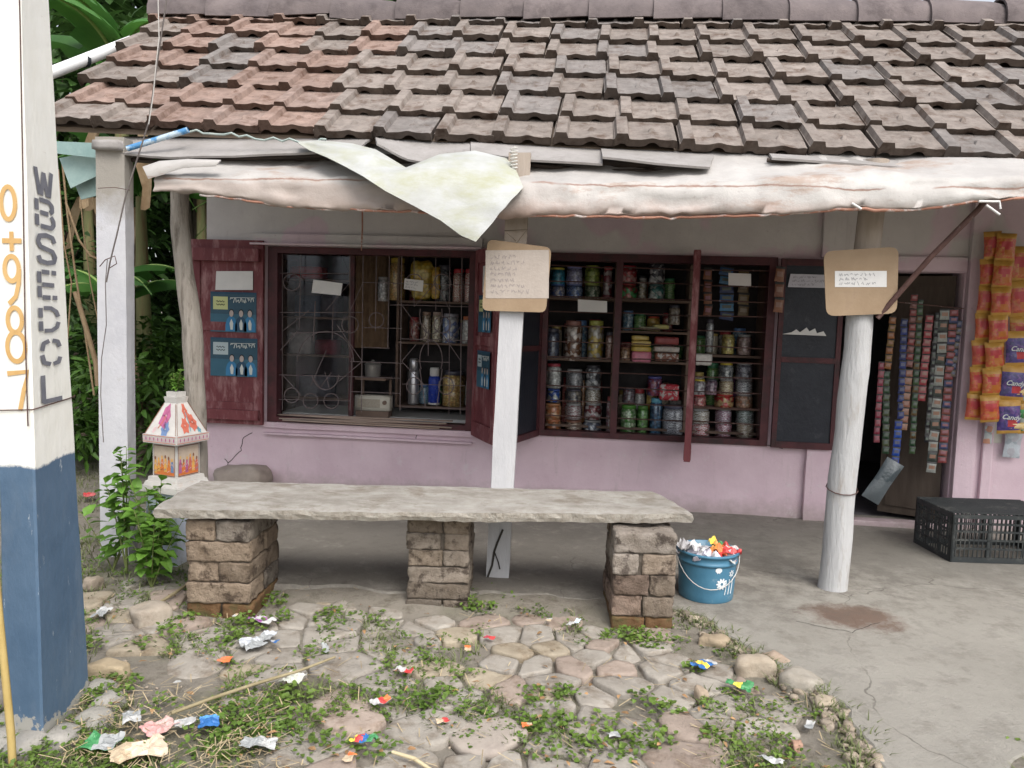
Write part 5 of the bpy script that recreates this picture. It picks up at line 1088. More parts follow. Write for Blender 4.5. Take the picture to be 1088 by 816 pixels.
for i,(px,py,w_,h_,mt,lb) in enumerate([(1076,472,.12,.2,foil('foil_silver',[(.3,.34,.38),(.42,.46,.5),(.38,.38,.42)],22),'pale blue silver packet pinned low on the pink wall'),(1050,462,.06,.13,foil('foil_bluegrey',[(.35,.42,.45),(.5,.55,.55),(.6,.3,.2)],22),'small bluish packet with orange edge just below the golden strip')]):
    m_=MB(); pillow(m_,YP(px,py,W-.05),w_,h_,.014,.05,0,i); tag(m_.build('packet',mt,None,YP(px,py,W-.05)),lb,'packet')
b=MB(); b.prism([YP(a,c_,W-.012) for a,c_ in ((1043,470),(1064,471),(1066,448),(1045,446))],(0,.001,0)); tag(b.build('paper_note',M('cream_paper',(.5,.48,.42),(.56,.54,.48)),None,YP(1043,470,W-.012)),'faded cream paper on the pink wall below the hanging packets','paper note')
# strips in the doorway
def sachets(top,bot,wpx,n,cs,label,y=5.98):
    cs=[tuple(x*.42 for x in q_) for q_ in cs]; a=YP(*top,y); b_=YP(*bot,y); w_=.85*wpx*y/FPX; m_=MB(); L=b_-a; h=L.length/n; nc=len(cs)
    for k in range(n): pillow(m_,a+L*((k+.5)/n)+Vector((0,rs.uniform(-.004,.004),0)),w_,h*.99,.008,.04+rs.uniform(-.1,.1),k%nc,k,6,lambda u,v:nc if (((u-.5)/.33)**2+((v-.5)/.25)**2<1) else (nc+1 if v>.95 else 0))
    return tag(m_.build('sachet_strip',[M('sachet_%d%d%d'%tuple(int(x*99) for x in c_),c_,tuple(min(1,x*1.4) for x in c_),scale=50,rough=.35,spec=.6,bump=.2) for c_ in cs]+[M('sachet_pale_%d'%int(cs[0][0]*999),tuple(.08+x*.9 for x in cs[0]),tuple(.12+x*.9 for x in cs[0]),rough=.35),M('sachet_seam',(.05,.05,.05),rough=.5)],None,a),label,'sachet strip','sachet strips hanging in the doorway')
sachets((937,384),(931,470),7,10,[(.4,.05,.1),(.5,.12,.16)],'leftmost crimson pink sachet strip hanging in the doorway')
sachets((949,336),(943,392),8,7,[(.45,.16,.04),(.35,.2,.05)],'orange brown sachet strip above a green one in the doorway')
sachets((942,394),(941,482),8,11,[(.03,.09,.04),(.12,.15,.07)],'dark green sachet strip left of the blue one')
sachets((961,338),(957,445),8,12,[(.02,.04,.2),(.03,.06,.3)],'long navy blue sachet strip in the doorway')
sachets((955,446),(951,494),9,5,[(.02,.08,.5),(.03,.12,.6)],'short bright blue sachet strip under the navy one')
sachets((972,312),(966,390),8,10,[(.35,.05,.05),(.3,.12,.1)],'brick red sachet strip high in the doorway')
sachets((966,392),(960,457),9,8,[(.5,.22,.15),(.55,.3,.2)],'peach coloured sachet strip below the brick red one')
sachets((978,318),(969,482),7,20,[(.03,.1,.04),(.08,.16,.06),(.2,.12,.04)],'dark green sachet strip right of the peach one')
sachets((988,334),(979,426),9,11,[(.5,.06,.08),(.55,.16,.18)],'bright red pink sachet strip in the middle of the doorway')
sachets((996,332),(984,470),5,17,[(.03,.03,.04),(.2,.2,.2)],'thin black sachet strip beside the black and white one')
sachets((1004,328),(989,502),11,15,[(.45,.48,.44),(.06,.08,.07),(.5,.52,.48)],'long pale green and black sachet strip reaching lowest')
sachets((1014,328),(1001,492),10,22,[(.4,.08,.08),(.08,.1,.25),(.35,.1,.08)],'red and blue banded sachet strip at the right of the doorway')
sachets((1020,340),(1012,400),6,8,[(.1,.12,.25),(.3,.25,.2)],'short bluish sachet strip touching the right door jamb')
m_=MB(); pillow(m_,YP(938,511,5.9),.14,.34,.03,.5,0,3); tag(m_.build('plastic_packet',foil('foil_grey',[(.06,.08,.09),(.12,.14,.15)],12),None,YP(938,511,5.9)),'greyish clear packet hanging aslant at the foot of the doorway','packet')
b=MB(); b.tube([YP(925,318,5.97),YP(1024,328,5.97)],.004,6); tag(b.build('hanging_wire',IRON,None,YP(925,318,5.97)),'taut wire across the doorway from which the sachets hang','wire')
# hanging sachets in the windows
sachets((772,283),(772,340),17,6,[(.03,.15,.4),(.1,.35,.65),(.02,.05,.2)],'bright blue sachets hanging in the right bay of the long window',6.22)
sachets((752,284),(752,336),10,4,[(.4,.13,.04),(.3,.08,.03)],'orange sachets hanging left of the bright blue ones',6.22)
sachets((790,286),(790,336),13,4,[(.3,.2,.07),(.2,.13,.05)],'dull gold sachets hanging right of the bright blue ones',6.22)
sachets((829,283),(827,332),11,3,[(.38,.14,.06),(.3,.1,.05)],'orange packets hanging on the dark navy shutter',W-.11)
# ------------------------------------------------------------------ crate
BLK=M('black_plastic',(.022,.026,.028),(.04,.045,.045),scale=6,rough=.5,c3=(.12,.12,.11),t3=(.55,.8),s3=8,bump=.1)
cr=thing('crate',(2.52,5.33,.05),'black plastic lattice crate standing upside down right of the doorway','crate'); A4=Matrix.Translation((2.28,5.10,.05))@RZ(math.radians(7)); CW,CD,CH=.72,.44,.31
def crate_side(o,ux,L,nm):
    b=MB(); o=Vector(o); ux=Vector(ux); n_=Vector((-ux.y,ux.x,0)); 
    def bx(u0,u1,z0,z1,t=.006): 
        P=[o+ux*u0+Vector((0,0,z0)),o+ux*u1+Vector((0,0,z0)),o+ux*u1+Vector((0,0,z1)),o+ux*u0+Vector((0,0,z1))]; b.prism([A4@p for p in P],A4.to_3x3()@(n_*t))
    bx(0,L,0,.035,.012); bx(0,L,CH-.025,CH,.010)
    for z in (.085,.14,.195,.245): bx(0,L,z,z+.012,.009)
    n=int(L/.028)
    for i in range(n+1):
        u=i*(L-.006)/n; bx(u,u+.006,.035,CH-.025)
    for u in (0,L/3-.012,2*L/3-.012,L-.024): bx(u,u+.024,.03,CH-.02,.012)
    b.build(nm,BLK,cr)
crate_side((0,0,0),(1,0,0),CW,'long_side'); crate_side((CW,CD,0),(-1,0,0),CW,'long_side'); crate_side((0,CD,0),(0,-1,0),CD,'short_side'); crate_side((CW,0,0),(0,1,0),CD,'short_side')
b=MB()
for i in range(25): u=i*(CW-.01)/24; b.box((u,0,CH+.001),(u+.01,CD,CH+.007),M4=A4)
for i in range(15): v=i*(CD-.01)/14; b.box((0,v,CH+.0075),(CW,v+.01,CH+.013),M4=A4)
b.build('lattice_top',BLK,cr)
# ------------------------------------------------------------------ shrine
SX,SY=-2.45,4.26; sh=thing('painted_shrine',(SX,SY,0),'small painted shrine with pyramid roof and figure panels behind the bench end','shrine')
RA=math.radians(75)
def frus(w0,w1,z0,z1,mb,mi=0):
    w0*=.76;w1*=.76
    P=[]
    for w_,z in ((w0,z0),(w1,z1)):
        for k in range(4): a=RA+PI/4+k*PI/2; P.append(Vector((SX+w_/2**.5*math.cos(a),SY+w_/2**.5*math.sin(a),z)))
    mb.add(P,[(0,3,2,1),(4,5,6,7)]+[(k,(k+1)%4,4+(k+1)%4,4+k) for k in range(4)],mi)
SWH=M('shrine_white',(.44,.42,.40),(.54,.52,.49),scale=9,bump=.3,c3=(.45,.36,.3),t3=(.6,.75),s3=11); SBL=M('shrine_bluewhite',(.42,.48,.58),(.55,.6,.68),scale=5,c3=(.35,.34,.33),t3=(.55,.75),s3=6)
b=MB(); frus(.32,.30,-.05,.44,b); b.build('pedestal',SBL,sh)
b=MB(); frus(.37,.36,.441,.475,b); frus(.33,.31,.476,.5,b); frus(.29,.28,.501,.525,b); b.build('plinth',SWH,sh)
b=MB(); frus(.235,.235,.526,.725,b); b.build('body',SWH,sh)
b=MB(); frus(.33,.335,.726,.775,b); b.build('cornice',SWH,sh)
b=MB(); frus(.315,.115,.776,.955,b); b.build('pyramid_roof',SWH,sh)
b=MB(); frus(.11,.125,.956,.99,b); frus(.095,.1,.991,1.02,b); b.build('neck',SWH,sh)
def shface(k): # outward normal, tangent of face k
    a=RA+k*PI/2; n=Vector((math.cos(a),math.sin(a),0)); return n,Vector((-n.y,n.x,0))
faces=sorted(range(4),key=lambda k:shface(k)[0].y)[:2]
pa=MB(); CCOL=[(.5,.15,.04),(.55,.3,.08),(.45,.12,.08),(.5,.35,.15),(.12,.18,.32),(.35,.1,.2),(.45,.3,.4),(.18,.08,.05),(.5,.36,.36),(.1,.25,.3)]
rr_=random.Random(3)
for fk in faces:
    n_,t_=shface(fk); t_= t_ if t_.x>0 else -t_
    def q(u,z,e=0): return Vector((SX,SY,z))+n_*(.0893+.002+e*.0009)+t_*u*.76
    def rc_(u0,z0,u1,z1,mi,e): pa.add([q(u0,z0,e),q(u1,z0,e),q(u1,z1,e),q(u0,z1,e)],[(0,1,2,3)],mi)
    rc_(-.098,.54,.098,.705,10,0); rc_(-.098,.54,.098,.585,0,1)
    for i in range(6):
        u=-.085+i*.033; c_=rr_.choice([0,1,2,5,1,0,4]); hh=rr_.uniform(.08,.11); zb=.545+rr_.uniform(0,.015)
        pa.add([q(u-.014,zb,2+i%2),q(u+.016,zb,2+i%2),q(u+.013,zb+hh*.55,2+i%2),q(u+.008,zb+hh*.8,2+i%2),q(u-.007,zb+hh*.8,2+i%2),q(u-.012,zb+hh*.5,2+i%2)],[range(6)],c_)
        pa.add([q(u+.008*math.cos(a),zb+hh*.9+.011*math.sin(a),4) for a in [j*PI/4 for j in range(8)]],[range(8)],rr_.choice([3,1,7]))
        ribbon(pa,[q(u-.01,zb+hh*.5,4),q(u+.004,zb+hh*.62,4),q(u+.016,zb+hh*.45,4)],.004,n_,rr_.choice([1,2,7,8]))
        ribbon(pa,[q(u-.012,zb+.01,4),q(u+.01,zb+.02,4)],.003,n_,rr_.choice([4,7,8,9]))
    for u0,z0,u1,z1 in ((-.104,.533,.104,.538),(-.104,.707,.104,.712)): rc_(u0,z0,u1,z1,7,1)
    for u in (-.104,.1): rc_(u,.538,u+.004,.707,7,1)
    for i in range(16):   # border on the cornice
        u=-.15+i*.0195; e_=.1262-.0893; pa.add([q(u+.006*math.cos(a),.752+.012*math.sin(a),e_/.0009+1) for a in [j*PI/3 for j in range(6)]],[range(6)],5 if i%2 else 8)
    for z in (.733,.77): pa.add([q(-.16,z,(.1262-.0893)/.0009+1),q(.16,z,(.1262-.0893)/.0009+1),q(.16,z+.003,(.1262-.0893)/.0009+1),q(-.16,z+.003,(.1262-.0893)/.0009+1)],[(0,1,2,3)],2)
    # flowers on the sloping roof face
    def s_(u,v):  # u -1..1, v 0..1 up the slope
        w_=(.315+(.115-.315)*v)*.76; return Vector((SX,SY,.776+.179*v))+n_*(w_/2+.0025)+t_*(u*w_/2)
    def petals(cu,cv,rad,mi,n=7,sq=.35):
        for k in range(n):
            a=2*PI*k/n; P=[]
            for rr2,ww in ((.1,-.15),(.6,-sq),(1,0),(.6,sq),(.1,.15)):
                x_=rr2*math.cos(a)-ww*math.sin(a); y_=rr2*math.sin(a)+ww*math.cos(a); P.append(s_(cu+x_*rad,cv+y_*rad*.85))
            pa.add(P,[range(5)],mi)
    if fk==faces[0] or True:
        if t_.y<0: petals(-.02,.6,.5,5,5,.5); petals(.22,.2,.32,4,6); ribbon(pa,[s_(-.3,.2),s_(-.12,.4),s_(-.02,.6)],.005,n_,2,.001); petals(-.5,.15,.14,8,5)
        else: petals(-.05,.75,.34,2,6); petals(-.35,.3,.34,2,6); petals(.3,.38,.38,2,7); ribbon(pa,[s_(-.05,.1),s_(0,.4),s_(-.05,.7)],.005,n_,9,.001); petals(.55,.12,.14,9,5)
    for u in (-.97,.97): ribbon(pa,[s_(u,.02),s_(u,.98)],.004,n_,7,.001)
pa.build('painted_figures',[M('shrine_paint_%d'%i,c_,tuple(min(1,x*1.2) for x in c_),scale=30,bump=0) for i,c_ in enumerate(CCOL+[(.42,.34,.27)])],sh)
# ------------------------------------------------------------------ leaves
def leafmat(name,a,b_,tr=.25): return M(name,a,b_,scale=2.2,rough=.5,bump=0,spec=.35,attr=True,trans=tr)
LEAF=leafmat('leaf_mid',(.045,.11,.02),(.085,.17,.035)); LEAFD=leafmat('leaf_dark',(.035,.08,.022),(.06,.125,.035),.22); LEAFL=leafmat('leaf_light',(.09,.2,.03),(.15,.29,.05),.3)
BANA=leafmat('banana_green',(.04,.13,.03),(.08,.2,.04),.35); STEM=M('green_stem',(.12,.16,.05),(.2,.22,.08)); BARK=M('dark_bark',(.09,.07,.05),(.15,.12,.09),bump=.8,sc3=(3,3,.5))
def leaf(mb,p,d,n_,L,w_,col=(1,1,1),mi=0,droop=.25):
    d=d.normalized(); s=d.cross(n_)
    s=s.normalized() if s.length>1e-5 else d.orthogonal().normalized(); n_=s.cross(d).normalized()
    A=[p,p+d*L*.35+s*w_*.5-n_*0+n_*w_*.12,p+d*L*.75+s*w_*.33-n_*L*droop*.5+n_*w_*.08,p+d*L-n_*L*droop,p+d*L*.75-s*w_*.33-n_*L*droop*.5+n_*w_*.08,p+d*L*.35-s*w_*.5+n_*w_*.12,p+d*L*.38,p+d*L*.75-n_*L*droop*.5]
    mb.add(A,[(0,1,6),(1,2,7,6),(2,3,7),(3,4,7),(4,5,6,7),(5,0,6)],mi,col)
def rv(r): 
    while 1:
        v=Vector((r.uniform(-1,1),r.uniform(-1,1),r.uniform(-1,1)))
        if .05<v.length<1: return v.normalized()
def plant(name,base,h,spread,nst,lpers,L,w_,mat,label,cat,group=None,seed=0,curve=.3,start=.15):
    r=random.Random(seed); base=Vector(base); t=thing(name,base,label,cat,group); lm_=MB(); sm=MB()
    for k in range(nst):
        a=r.uniform(0,2*PI); tip=base+Vector((math.cos(a)*spread*r.uniform(.3,1),math.sin(a)*spread*r.uniform(.3,1),h*r.uniform(.6,1))); mid=base.lerp(tip,.5)+Vector((0,0,h*.12)); P=[]
        for i in range(9):
            u=i/8; P.append((1-u)**2*base+2*u*(1-u)*mid+u*u*tip)
        sm.tube(P,[max(.0015,.007*h**.5*(1-u*.8)) for u in [i/8 for i in range(9)]],5,caps=False)
        for i in range(lpers):
            u=start+(1-start)*(i+r.random())/lpers; q=(1-u)**2*base+2*u*(1-u)*mid+u*u*tip; d=rv(r); d.z=abs(d.z)*.5-.1; v=r.uniform(.65,1.3)
            leaf(lm_,q,d,Vector((0,0,1))+rv(r)*.4,L*r.uniform(.6,1.2)*(1.1-.4*u),w_*r.uniform(.7,1.2),(v,v,v*.9),droop=r.uniform(.1,.5))
    lm_.build('foliage',mat,t); sm.build('stem',STEM,t); return t
plant('tulsi_plant',(SX,SY,1.02),.13,.06,9,12,.035,.022,LEAFL,'little bright green holy basil growing on top of the painted shrine','plant',seed=2)
plant('weed_plant',(-2.42,3.98,0),.62,.16,7,15,.11,.062,LEAFL,'tall leafy green weed between the painted shrine and the square column','plant','weeds around the shrine',seed=5)
plant('weed_plant',(-2.60,4.0,0),.84,.12,4,20,.11,.062,LEAFL,'tallest upright leafy weed in front of the square column','plant','weeds around the shrine',seed=6,start=.3)
plant('weed_plant',(-2.33,3.8,0),.45,.2,8,14,.095,.055,LEAFL,'bushy low weed left of the left brick pier','plant','weeds around the shrine',seed=9)
plant('weed_plant',(-2.7,4.02,0),.5,.3,5,10,.11,.055,LEAFL,'sprawling weed leaning left across the square column','plant','weeds around the shrine',seed=12)
# ------------------------------------------------------------------ background vegetation
def shrub(name,x,y,rad,h,nl,L,w_,mat,label,cat,seed,group='shrubs and trees left of the shop',z0=0.,trunk=True,zc=.5):
    r=random.Random(seed); t=thing(name,(x,y,0),label,cat,group); b=MB(); cl=[]
    for k in range(int(14+h*5)):
        v=rv(r); rr=r.random()**.33; cl.append((Vector((x+v.x*rad*rr,y+v.y*rad*rr*.8,z0+(h-z0)*(.5+.5*v.z*rr))),r.uniform(.25,.5)*max(.5,rad*.7)))
    for i in range(nl):
        c_,cr_=r.choice(cl); v=rv(r); p=c_+v*cr_*r.random()**.4; p.z=max(.02,p.z); d=(v+rv(r)*.7); d.z=d.z*.5-.15; vv=r.uniform(.55,1.4)
        leaf(b,p,d,Vector((0,0,1))+rv(r)*.6,L*r.uniform(.6,1.3),w_*r.uniform(.7,1.2),(vv,vv,vv*.85),droop=r.uniform(0,.5))
    b.build('crown' if trunk else 'foliage',mat,t)
    s=MB(); top=Vector((x,y,z0+(h-z0)*.6)); 
    P=[Vector((x,y,-.1)),Vector((x+r.uniform(-.1,.1),y,top.z*.4)),top]; s.tube(P,[.05+.02*h,.04+.012*h,.02],7,caps=False)
    for c_,cr_ in cl[:10]: s.tube([Vector((x,y,max(.1,c_.z*.45))),c_.lerp(Vector((x,y,c_.z)),.4),c_],[.03,.018,.008],5,caps=False)
    s.build('trunk',BARK,t); return t
VEG=[(-4.9,7.2,.9,1.5,1500,.13,.05,LEAF,'knee high bright leafed bush behind the square column'),
(-4.2,6.6,.6,1.1,1100,.14,.045,LEAF,'narrow leafed bush against the side wall of the shop'),
(-5.9,7.6,1.0,1.9,1500,.15,.06,LEAFD,'dark rounded bush between the two poles'),
(-4.0,8.6,.8,2.3,1500,.15,.06,LEAFD,'dusky tall bush just beyond the shop corner'),
(-7.2,8.6,1.4,2.6,1500,.18,.07,LEAFD,'wide dark bush behind the electricity pole'),
(-5.5,6.2,.5,.7,700,.09,.045,LEAFL,'low pale green bush at the ground behind the electricity pole')]
for i,v in enumerate(VEG): shrub('bush',*v[:8],v[8],'bush',30+i,trunk=False)
TR=[(-6.0,11.0,1.9,6.5,3600,.26,.12,LEAFD,'tall dark tree rising behind the left end of the roof'),(-8.8,11.5,2.2,7.5,3600,.28,.12,LEAFD,'broad dark tree farthest left behind the electricity pole'),(-3.6,12.2,1.8,6.0,3000,.26,.12,LEAFD,'dense tree behind the roof ridge end'),
(.5,15,2.6,6.2,2600,.3,.14,LEAF,'tree whose top just shows over the middle of the ridge'),(5.0,16,2.6,6.4,2400,.3,.14,LEAF,'tree whose top just shows over the right of the ridge')]
for i,v in enumerate(TR): shrub('tree',*v[:8],v[8],'tree',50+i,z0=.3 if i<3 else 2.5)
def banana(x,y,h,n,label,seed,LL=1.9,az=None):
    r=random.Random(seed); t=thing('banana_plant',(x,y,0),label,'banana plant','banana plants left of the shop'); s=MB(); s.tube([(x,y,-.1),(x+.03,y,h*.4),(x,y,h)],[.11,.09,.05],10,caps=False); s.build('trunk',M('banana_stem',(.13,.15,.06),(.22,.2,.1),sc3=(3,3,.4),c3=(.16,.1,.05),t3=(.5,.65),s3=3),t)
    for k in range(n):
        a=(az[k] if az else k*2.4+r.uniform(-.3,.3)); L=LL*r.uniform(.75,1.1); d=Vector((math.cos(a),math.sin(a),0)); el=r.uniform(.7,1.3); b=MB(); N=22; P=[]
        for i in range(N+1):
            u=i/N; P.append(Vector((x,y,h))+d*(L*(u*math.cos(el)+u*u*.35))+Vector((0,0,L*(u*math.sin(el)-u*u*.75))))
        sd=Vector((-d.y,d.x,0)); v=r.uniform(.75,1.3)
        for sg in (-1,1):
            g_=[]
            for i in range(N+1):
                u=i/N; wd=.30*L/1.9*math.sin(min(1,u*1.15+.02)*PI)**.55*(1 if u>.1 else u*10); row=[]
                for j in range(4): row.append(P[i]+sd*sg*wd*j/3+Vector((0,0,wd*(.35*j/3-.75*(j/3)**2)))+noise.noise_vector(P[i]*3+Vector((j,sg,0)))*.02)
                g_.append(row)
            K=4; vs=[p for q in g_ for p in q]; fs=[]
            tears={i for i in range(3,N) if r.random()<.3}
            for i in range(N):
                for j in range(3):
                    if i in tears and j==2: continue
                    f4=(i*K+j,(i+1)*K+j,(i+1)*K+j+1,i*K+j+1); fs.append(f4)
            b.add(vs,fs,0,(v,v,v*.9),True)
        b.tube(P,[.022*(1-i/N*.85) for i in range(N+1)],6,mi=1,caps=False)
        b.build('leaf',[BANA,M('leaf_rib',(.2,.3,.08),(.25,.34,.12))],t)
    for k in range(3):
        a=r.uniform(0,2*PI); b=MB(); P=[Vector((x+math.cos(a)*(.1+.25*math.sin(i/6*PI*.6)),y+math.sin(a)*(.1+.2*i/6),h-.1-i*.2)) for i in range(7)]
        b.sheet([[p+Vector((-.05-.04*math.sin(i*2),0,0)),p+Vector((0,.03,0)),p+Vector((.06,0,.02))] for i,p in enumerate(P)],.003); b.build('dry_leaf',M('dry_leaf',(.2,.13,.07),(.32,.24,.15),scale=8),t)
banana(-5.0,8.0,2.7,8,'banana plant with big torn leaves rising behind the left end of the roof',3,2.0)
banana(-4.5,6.9,3.7,9,'banana plant whose big leaves fan out above the left end of the roof',41,1.5)
banana(-4.1,9.2,2.4,7,'banana plant half hidden behind the corner of the shop',8,1.9)
banana(-6.6,9.4,3.0,8,'tallest banana plant behind the electricity pole',12,2.2)
banana(-4.6,6.9,1.5,6,'young banana plant seen between the square column and the crooked pole',17,1.3)
banana(-5.5,10.2,3.2,8,'banana plant farthest back behind the left end of the roof',21,2.2)
# far thicket closing the view: nobody could count it
r=random.Random(77); b=MB()
for i in range(15000):
    p=Vector((r.uniform(-20,-1.6),r.uniform(12.8,16),0)); p.z=r.random()*(9+2*noise.noise(Vector((p.x*.5,0,0)))); v=r.uniform(.4,1.1); leaf(b,p,rv(r),Vector((0,0,1))+rv(r)*.6,.5,.26,(v,v,v*.85))
tag(b.build('thicket',LEAFD,None,(-9,14,0)),'far dark thicket closing the view beyond the banana plants','thicket',kind='stuff')
# vines / dry strands left of column
b=MB(); 
for pts,rad in (([(66,170),(72,230),(80,290),(90,350),(100,420)],.008),([(70,215),(84,255),(96,272),(104,275)],.009),([(62,180),(68,260),(76,300),(72,360)],.006),([(84,190),(88,240),(96,300),(104,340)],.005),([(80,310),(92,350),(102,385),(104,410)],.02)): b.tube([YP(a,c_,5.6) for a,c_ in pts],rad,5)
tag(b.build('dry_creeper',M('dry_leaf',0),None,YP(70,400,5.6)),'dry brown creeper stems dangling left of the square column','creeper')
b=MB(); b.tube([(-5.35,7.0,-.1),(-5.3,7.0,1.3),(-5.42,7.0,2.6)],[.13,.11,.09],10); tag(b.build('tree_stump',BARK,None,(-5.35,7,0)),'thick brown dead trunk seen just left of the square column','tree trunk')
# ------------------------------------------------------------------ pipes, cables
def tubeobj(name,pts,rad,mat,label,cat,n=8):
    b=MB(); b.tube(pts,rad,n); return tag(b.build(name,mat,None,pts[0]),label,cat)
PVC=M('white_pvc',(.7,.71,.72),(.78,.78,.78),rough=.4,bump=0)
p=thing('gutter_pipe',YP(58,76,5.3),'white plastic pipe strapped along the sloping left edge of the tiles','pipe'); b=MB(); b.tube([YP(20,90,5.2),YP(58,76,5.3),YP(140,44,5.7)],.042,14); b.build('pipe',PVC,p); 
for px,py in ((88,65),(91,64)): 
    c_=YP(px,py,5.45); b=MB(); b.tube([c_+Vector((-.004,0,.0)),c_+Vector((.006,0.02,.002))],.046,12); b.build('strap',M('poster_black',0),p)
P0,P1=YP(135,158,4.26),YP(200,138,4.34); p=thing('blue_pipe',P0,'short blue plastic pipe lying on the eave above the left column','pipe'); b=MB(); b.tube([P0,P0.lerp(P1,.5),P1],[.016,.0165,.017],12,caps=False); b.build('pipe',M('blue_pvc',(.06,.2,.42),(.1,.28,.5),scale=9,rough=.4,c3=(.45,.55,.62),t3=(.5,.6),s3=9,bump=0),p)
b=MB(); b.disc((0,0,0),.001); 
b=MB(); pts=[YP(202,140,4.3),YP(230,141,4.3),YP(262,146,4.3),YP(300,149,4.3),YP(330,151,4.3),YP(352,148,4.3)]
pts=[a.lerp(c_,k/4)+Vector((0,0,.012*math.sin(i*4+k*1.9))) for i,(a,c_) in enumerate(zip(pts,pts[1:])) for k in range(4)]; b.tube(pts,.006,6); tag(b.build('rope',M('teal_rope',(.25,.32,.31),(.4,.45,.42),scale=40),None,pts[0]),'frayed grey green rope tucked under the first tiles beside the blue pipe','rope')
b=MB(); pts=[]
for k in range(40): t=k/39; pts.append(YP(546+4*math.sin(k*1.1),156+24*t,4.15)+Vector((0,.006*math.cos(k*1.1),0)))
b.tube(pts,.0035,5); tag(b.build('rope',M('white_rope',(.5,.5,.47),(.62,.6,.56)),None,pts[0]),'twisted white rope knot beside the yellowish plastic sheet','rope')
CAB=M('cable_grey',(.09,.075,.07),(.16,.14,.13),rough=.6)
tubeobj('cable',[YP(a,c_,4.05) for a,c_ in ((181,-20),(177,0),(168,60),(163,95),(158,130),(147,165),(133,210),(124,250),(117,278),(113,300))],.0042,CAB,'thin dark cable dropping from the ridge past the blue pipe to the square column','cable',6)
tubeobj('cable',[YP(a,c_,4.0) for a,c_ in ((170,-20),(168,0),(169,40),(166,66),(163,100),(158,132))],.003,M('cable_pale',(.4,.38,.36),(.5,.48,.45)),'thin pale wire running beside the dark cable over the tiles','cable',6)
tubeobj('cable',[YP(a,c_,4.2) for a,c_ in ((114,276),(112,300),(113,345),(108,380),(107,420),(110,470))],.0025,CAB,'fine loose wire hanging down the square column','cable',6)
tubeobj('cable',[YP(385,220,5.0),YP(385,243,5.3),YP(384,266,5.9)],.006,M('rust_edge',0),'short rusty rod hanging from the awning in front of the left window','rod',6)
b=MB(); b.tube([YP(104,200,4.22),YP(122,199,4.20),YP(138,202,4.22)],.002,5); b.tube([YP(106,283,4.2),YP(112,276,4.18),YP(122,272,4.18),YP(124,280,4.18),YP(116,285,4.18)],.003,5); o=b.build('wire_tie',IRON,lc)
# dim lamps none: interior is lit only by its openings
# ------------------------------------------------------------------ loose stones, stick
RK=M('rock',(.30,.26,.21),(.42,.38,.33),scale=8,bump=.7,bs=30,c3=(.2,.16,.12),t3=(.55,.75),s3=7,attr=True,rough=.95)
FP=[ZP(a,c_,.04) for a,c_ in ((474,777),(487,764),(512,757),(535,756),(552,763),(564,774),(548,787),(528,797),(505,797),(486,790))]
b=MB(); stone_top(b,[(p.x,p.y) for p in FP],.03,3.3,(.95,.9,.85),(0.02,-.03),base=.0,gap=.002); tag(b.build('flat_stone',M('flat_stone_mat',(.34,.31,.28),(.40,.37,.34),scale=6,bump=.35,bs=50,c3=(.27,.24,.22),t3=(.5,.75),s3=5,attr=True),None,(FP[0].x+.15,FP[0].y,0)),'largest flat grey stone lying by itself at the bottom centre','stone')
RKS=[(803,716,.17,.1,.1,(1.05,1,.92),'biggest loose tan rock beside the cement apron'),(851,732,.16,.14,.09,(.9,.92,.92),'greyish squarish rock at the edge of the cement apron'),(875,752,.07,.06,.06,(1,.95,.85),'small rock just below the greyish squarish one'),(758,686,.14,.1,.06,(.95,.85,.7),'tan rock in the weeds right of the right brick pier'),(745,740,.05,.05,.05,(.95,.85,.75),'fist sized round rock left of the green and yellow wrapper'),(868,716,.05,.03,.03,(1.1,1.05,1),'small whitish rock above the greyish squarish one'),(826,706,.14,.07,.05,(1,.88,.8),'low reddish rubble lump behind the biggest tan rock'),(116,716,.17,.07,.06,(1.05,.95,.75),'yellowish tan stone right of the blue pole'),(160,655,.16,.14,.07,(.95,.92,.88),'grey stone left of the left brick pier'),(845,793,.06,.05,.03,(1,.7,.6),'brick chip at the lower right gravel'),(880,775,.05,.04,.03,(.95,.9,.85),'small pebble right of the paper strip'),(5,745,.2,.16,.09,(.6,.6,.62),'dark grey stone at the left border below the bamboo pole'),(100,620,.1,.07,.04,(.8,.75,.7),'small stone on bare earth right of the electricity pole')]
for i,(px,py,sx,sy,sz,col,lb) in enumerate(RKS):
    p=ZP(px,py,.02); b=MB(); b.rbox(p+Vector((0,0,sz*.0)),(sx*.95,sy,sz*1.5),rot=Matrix.Rotation(i*.9,3,'Z'),n=7,r=min(sx,sy,sz)*.28,amp=.02,fr=10,seed=i*2,col=col); tag(b.build('rock',RK,None,p),lb,'rock','loose rocks around the cobbles')
r=random.Random(31)
gvl=MB()
for i in range(420):
    k=r.choice(range(9,18)); a=Vector((*EDGE[k],0)); b_=Vector((*EDGE[k+1],0)); p=a.lerp(b_,r.random())+Vector((r.gauss(0,.035)-.02,r.gauss(0,.035),.038)); s_=r.uniform(.006,.03)*(1 if r.random()<.85 else 1.6); v=r.uniform(.55,1.1)
    gvl.rbox(p,(s_*r.uniform(.8,1.6),s_*r.uniform(.8,1.3),s_*.7),rot=Matrix.Rotation(r.uniform(0,3),3,'Z'),n=3,r=s_*.25,amp=.003,fr=35,seed=i,col=(v,v*.94,v*.87))
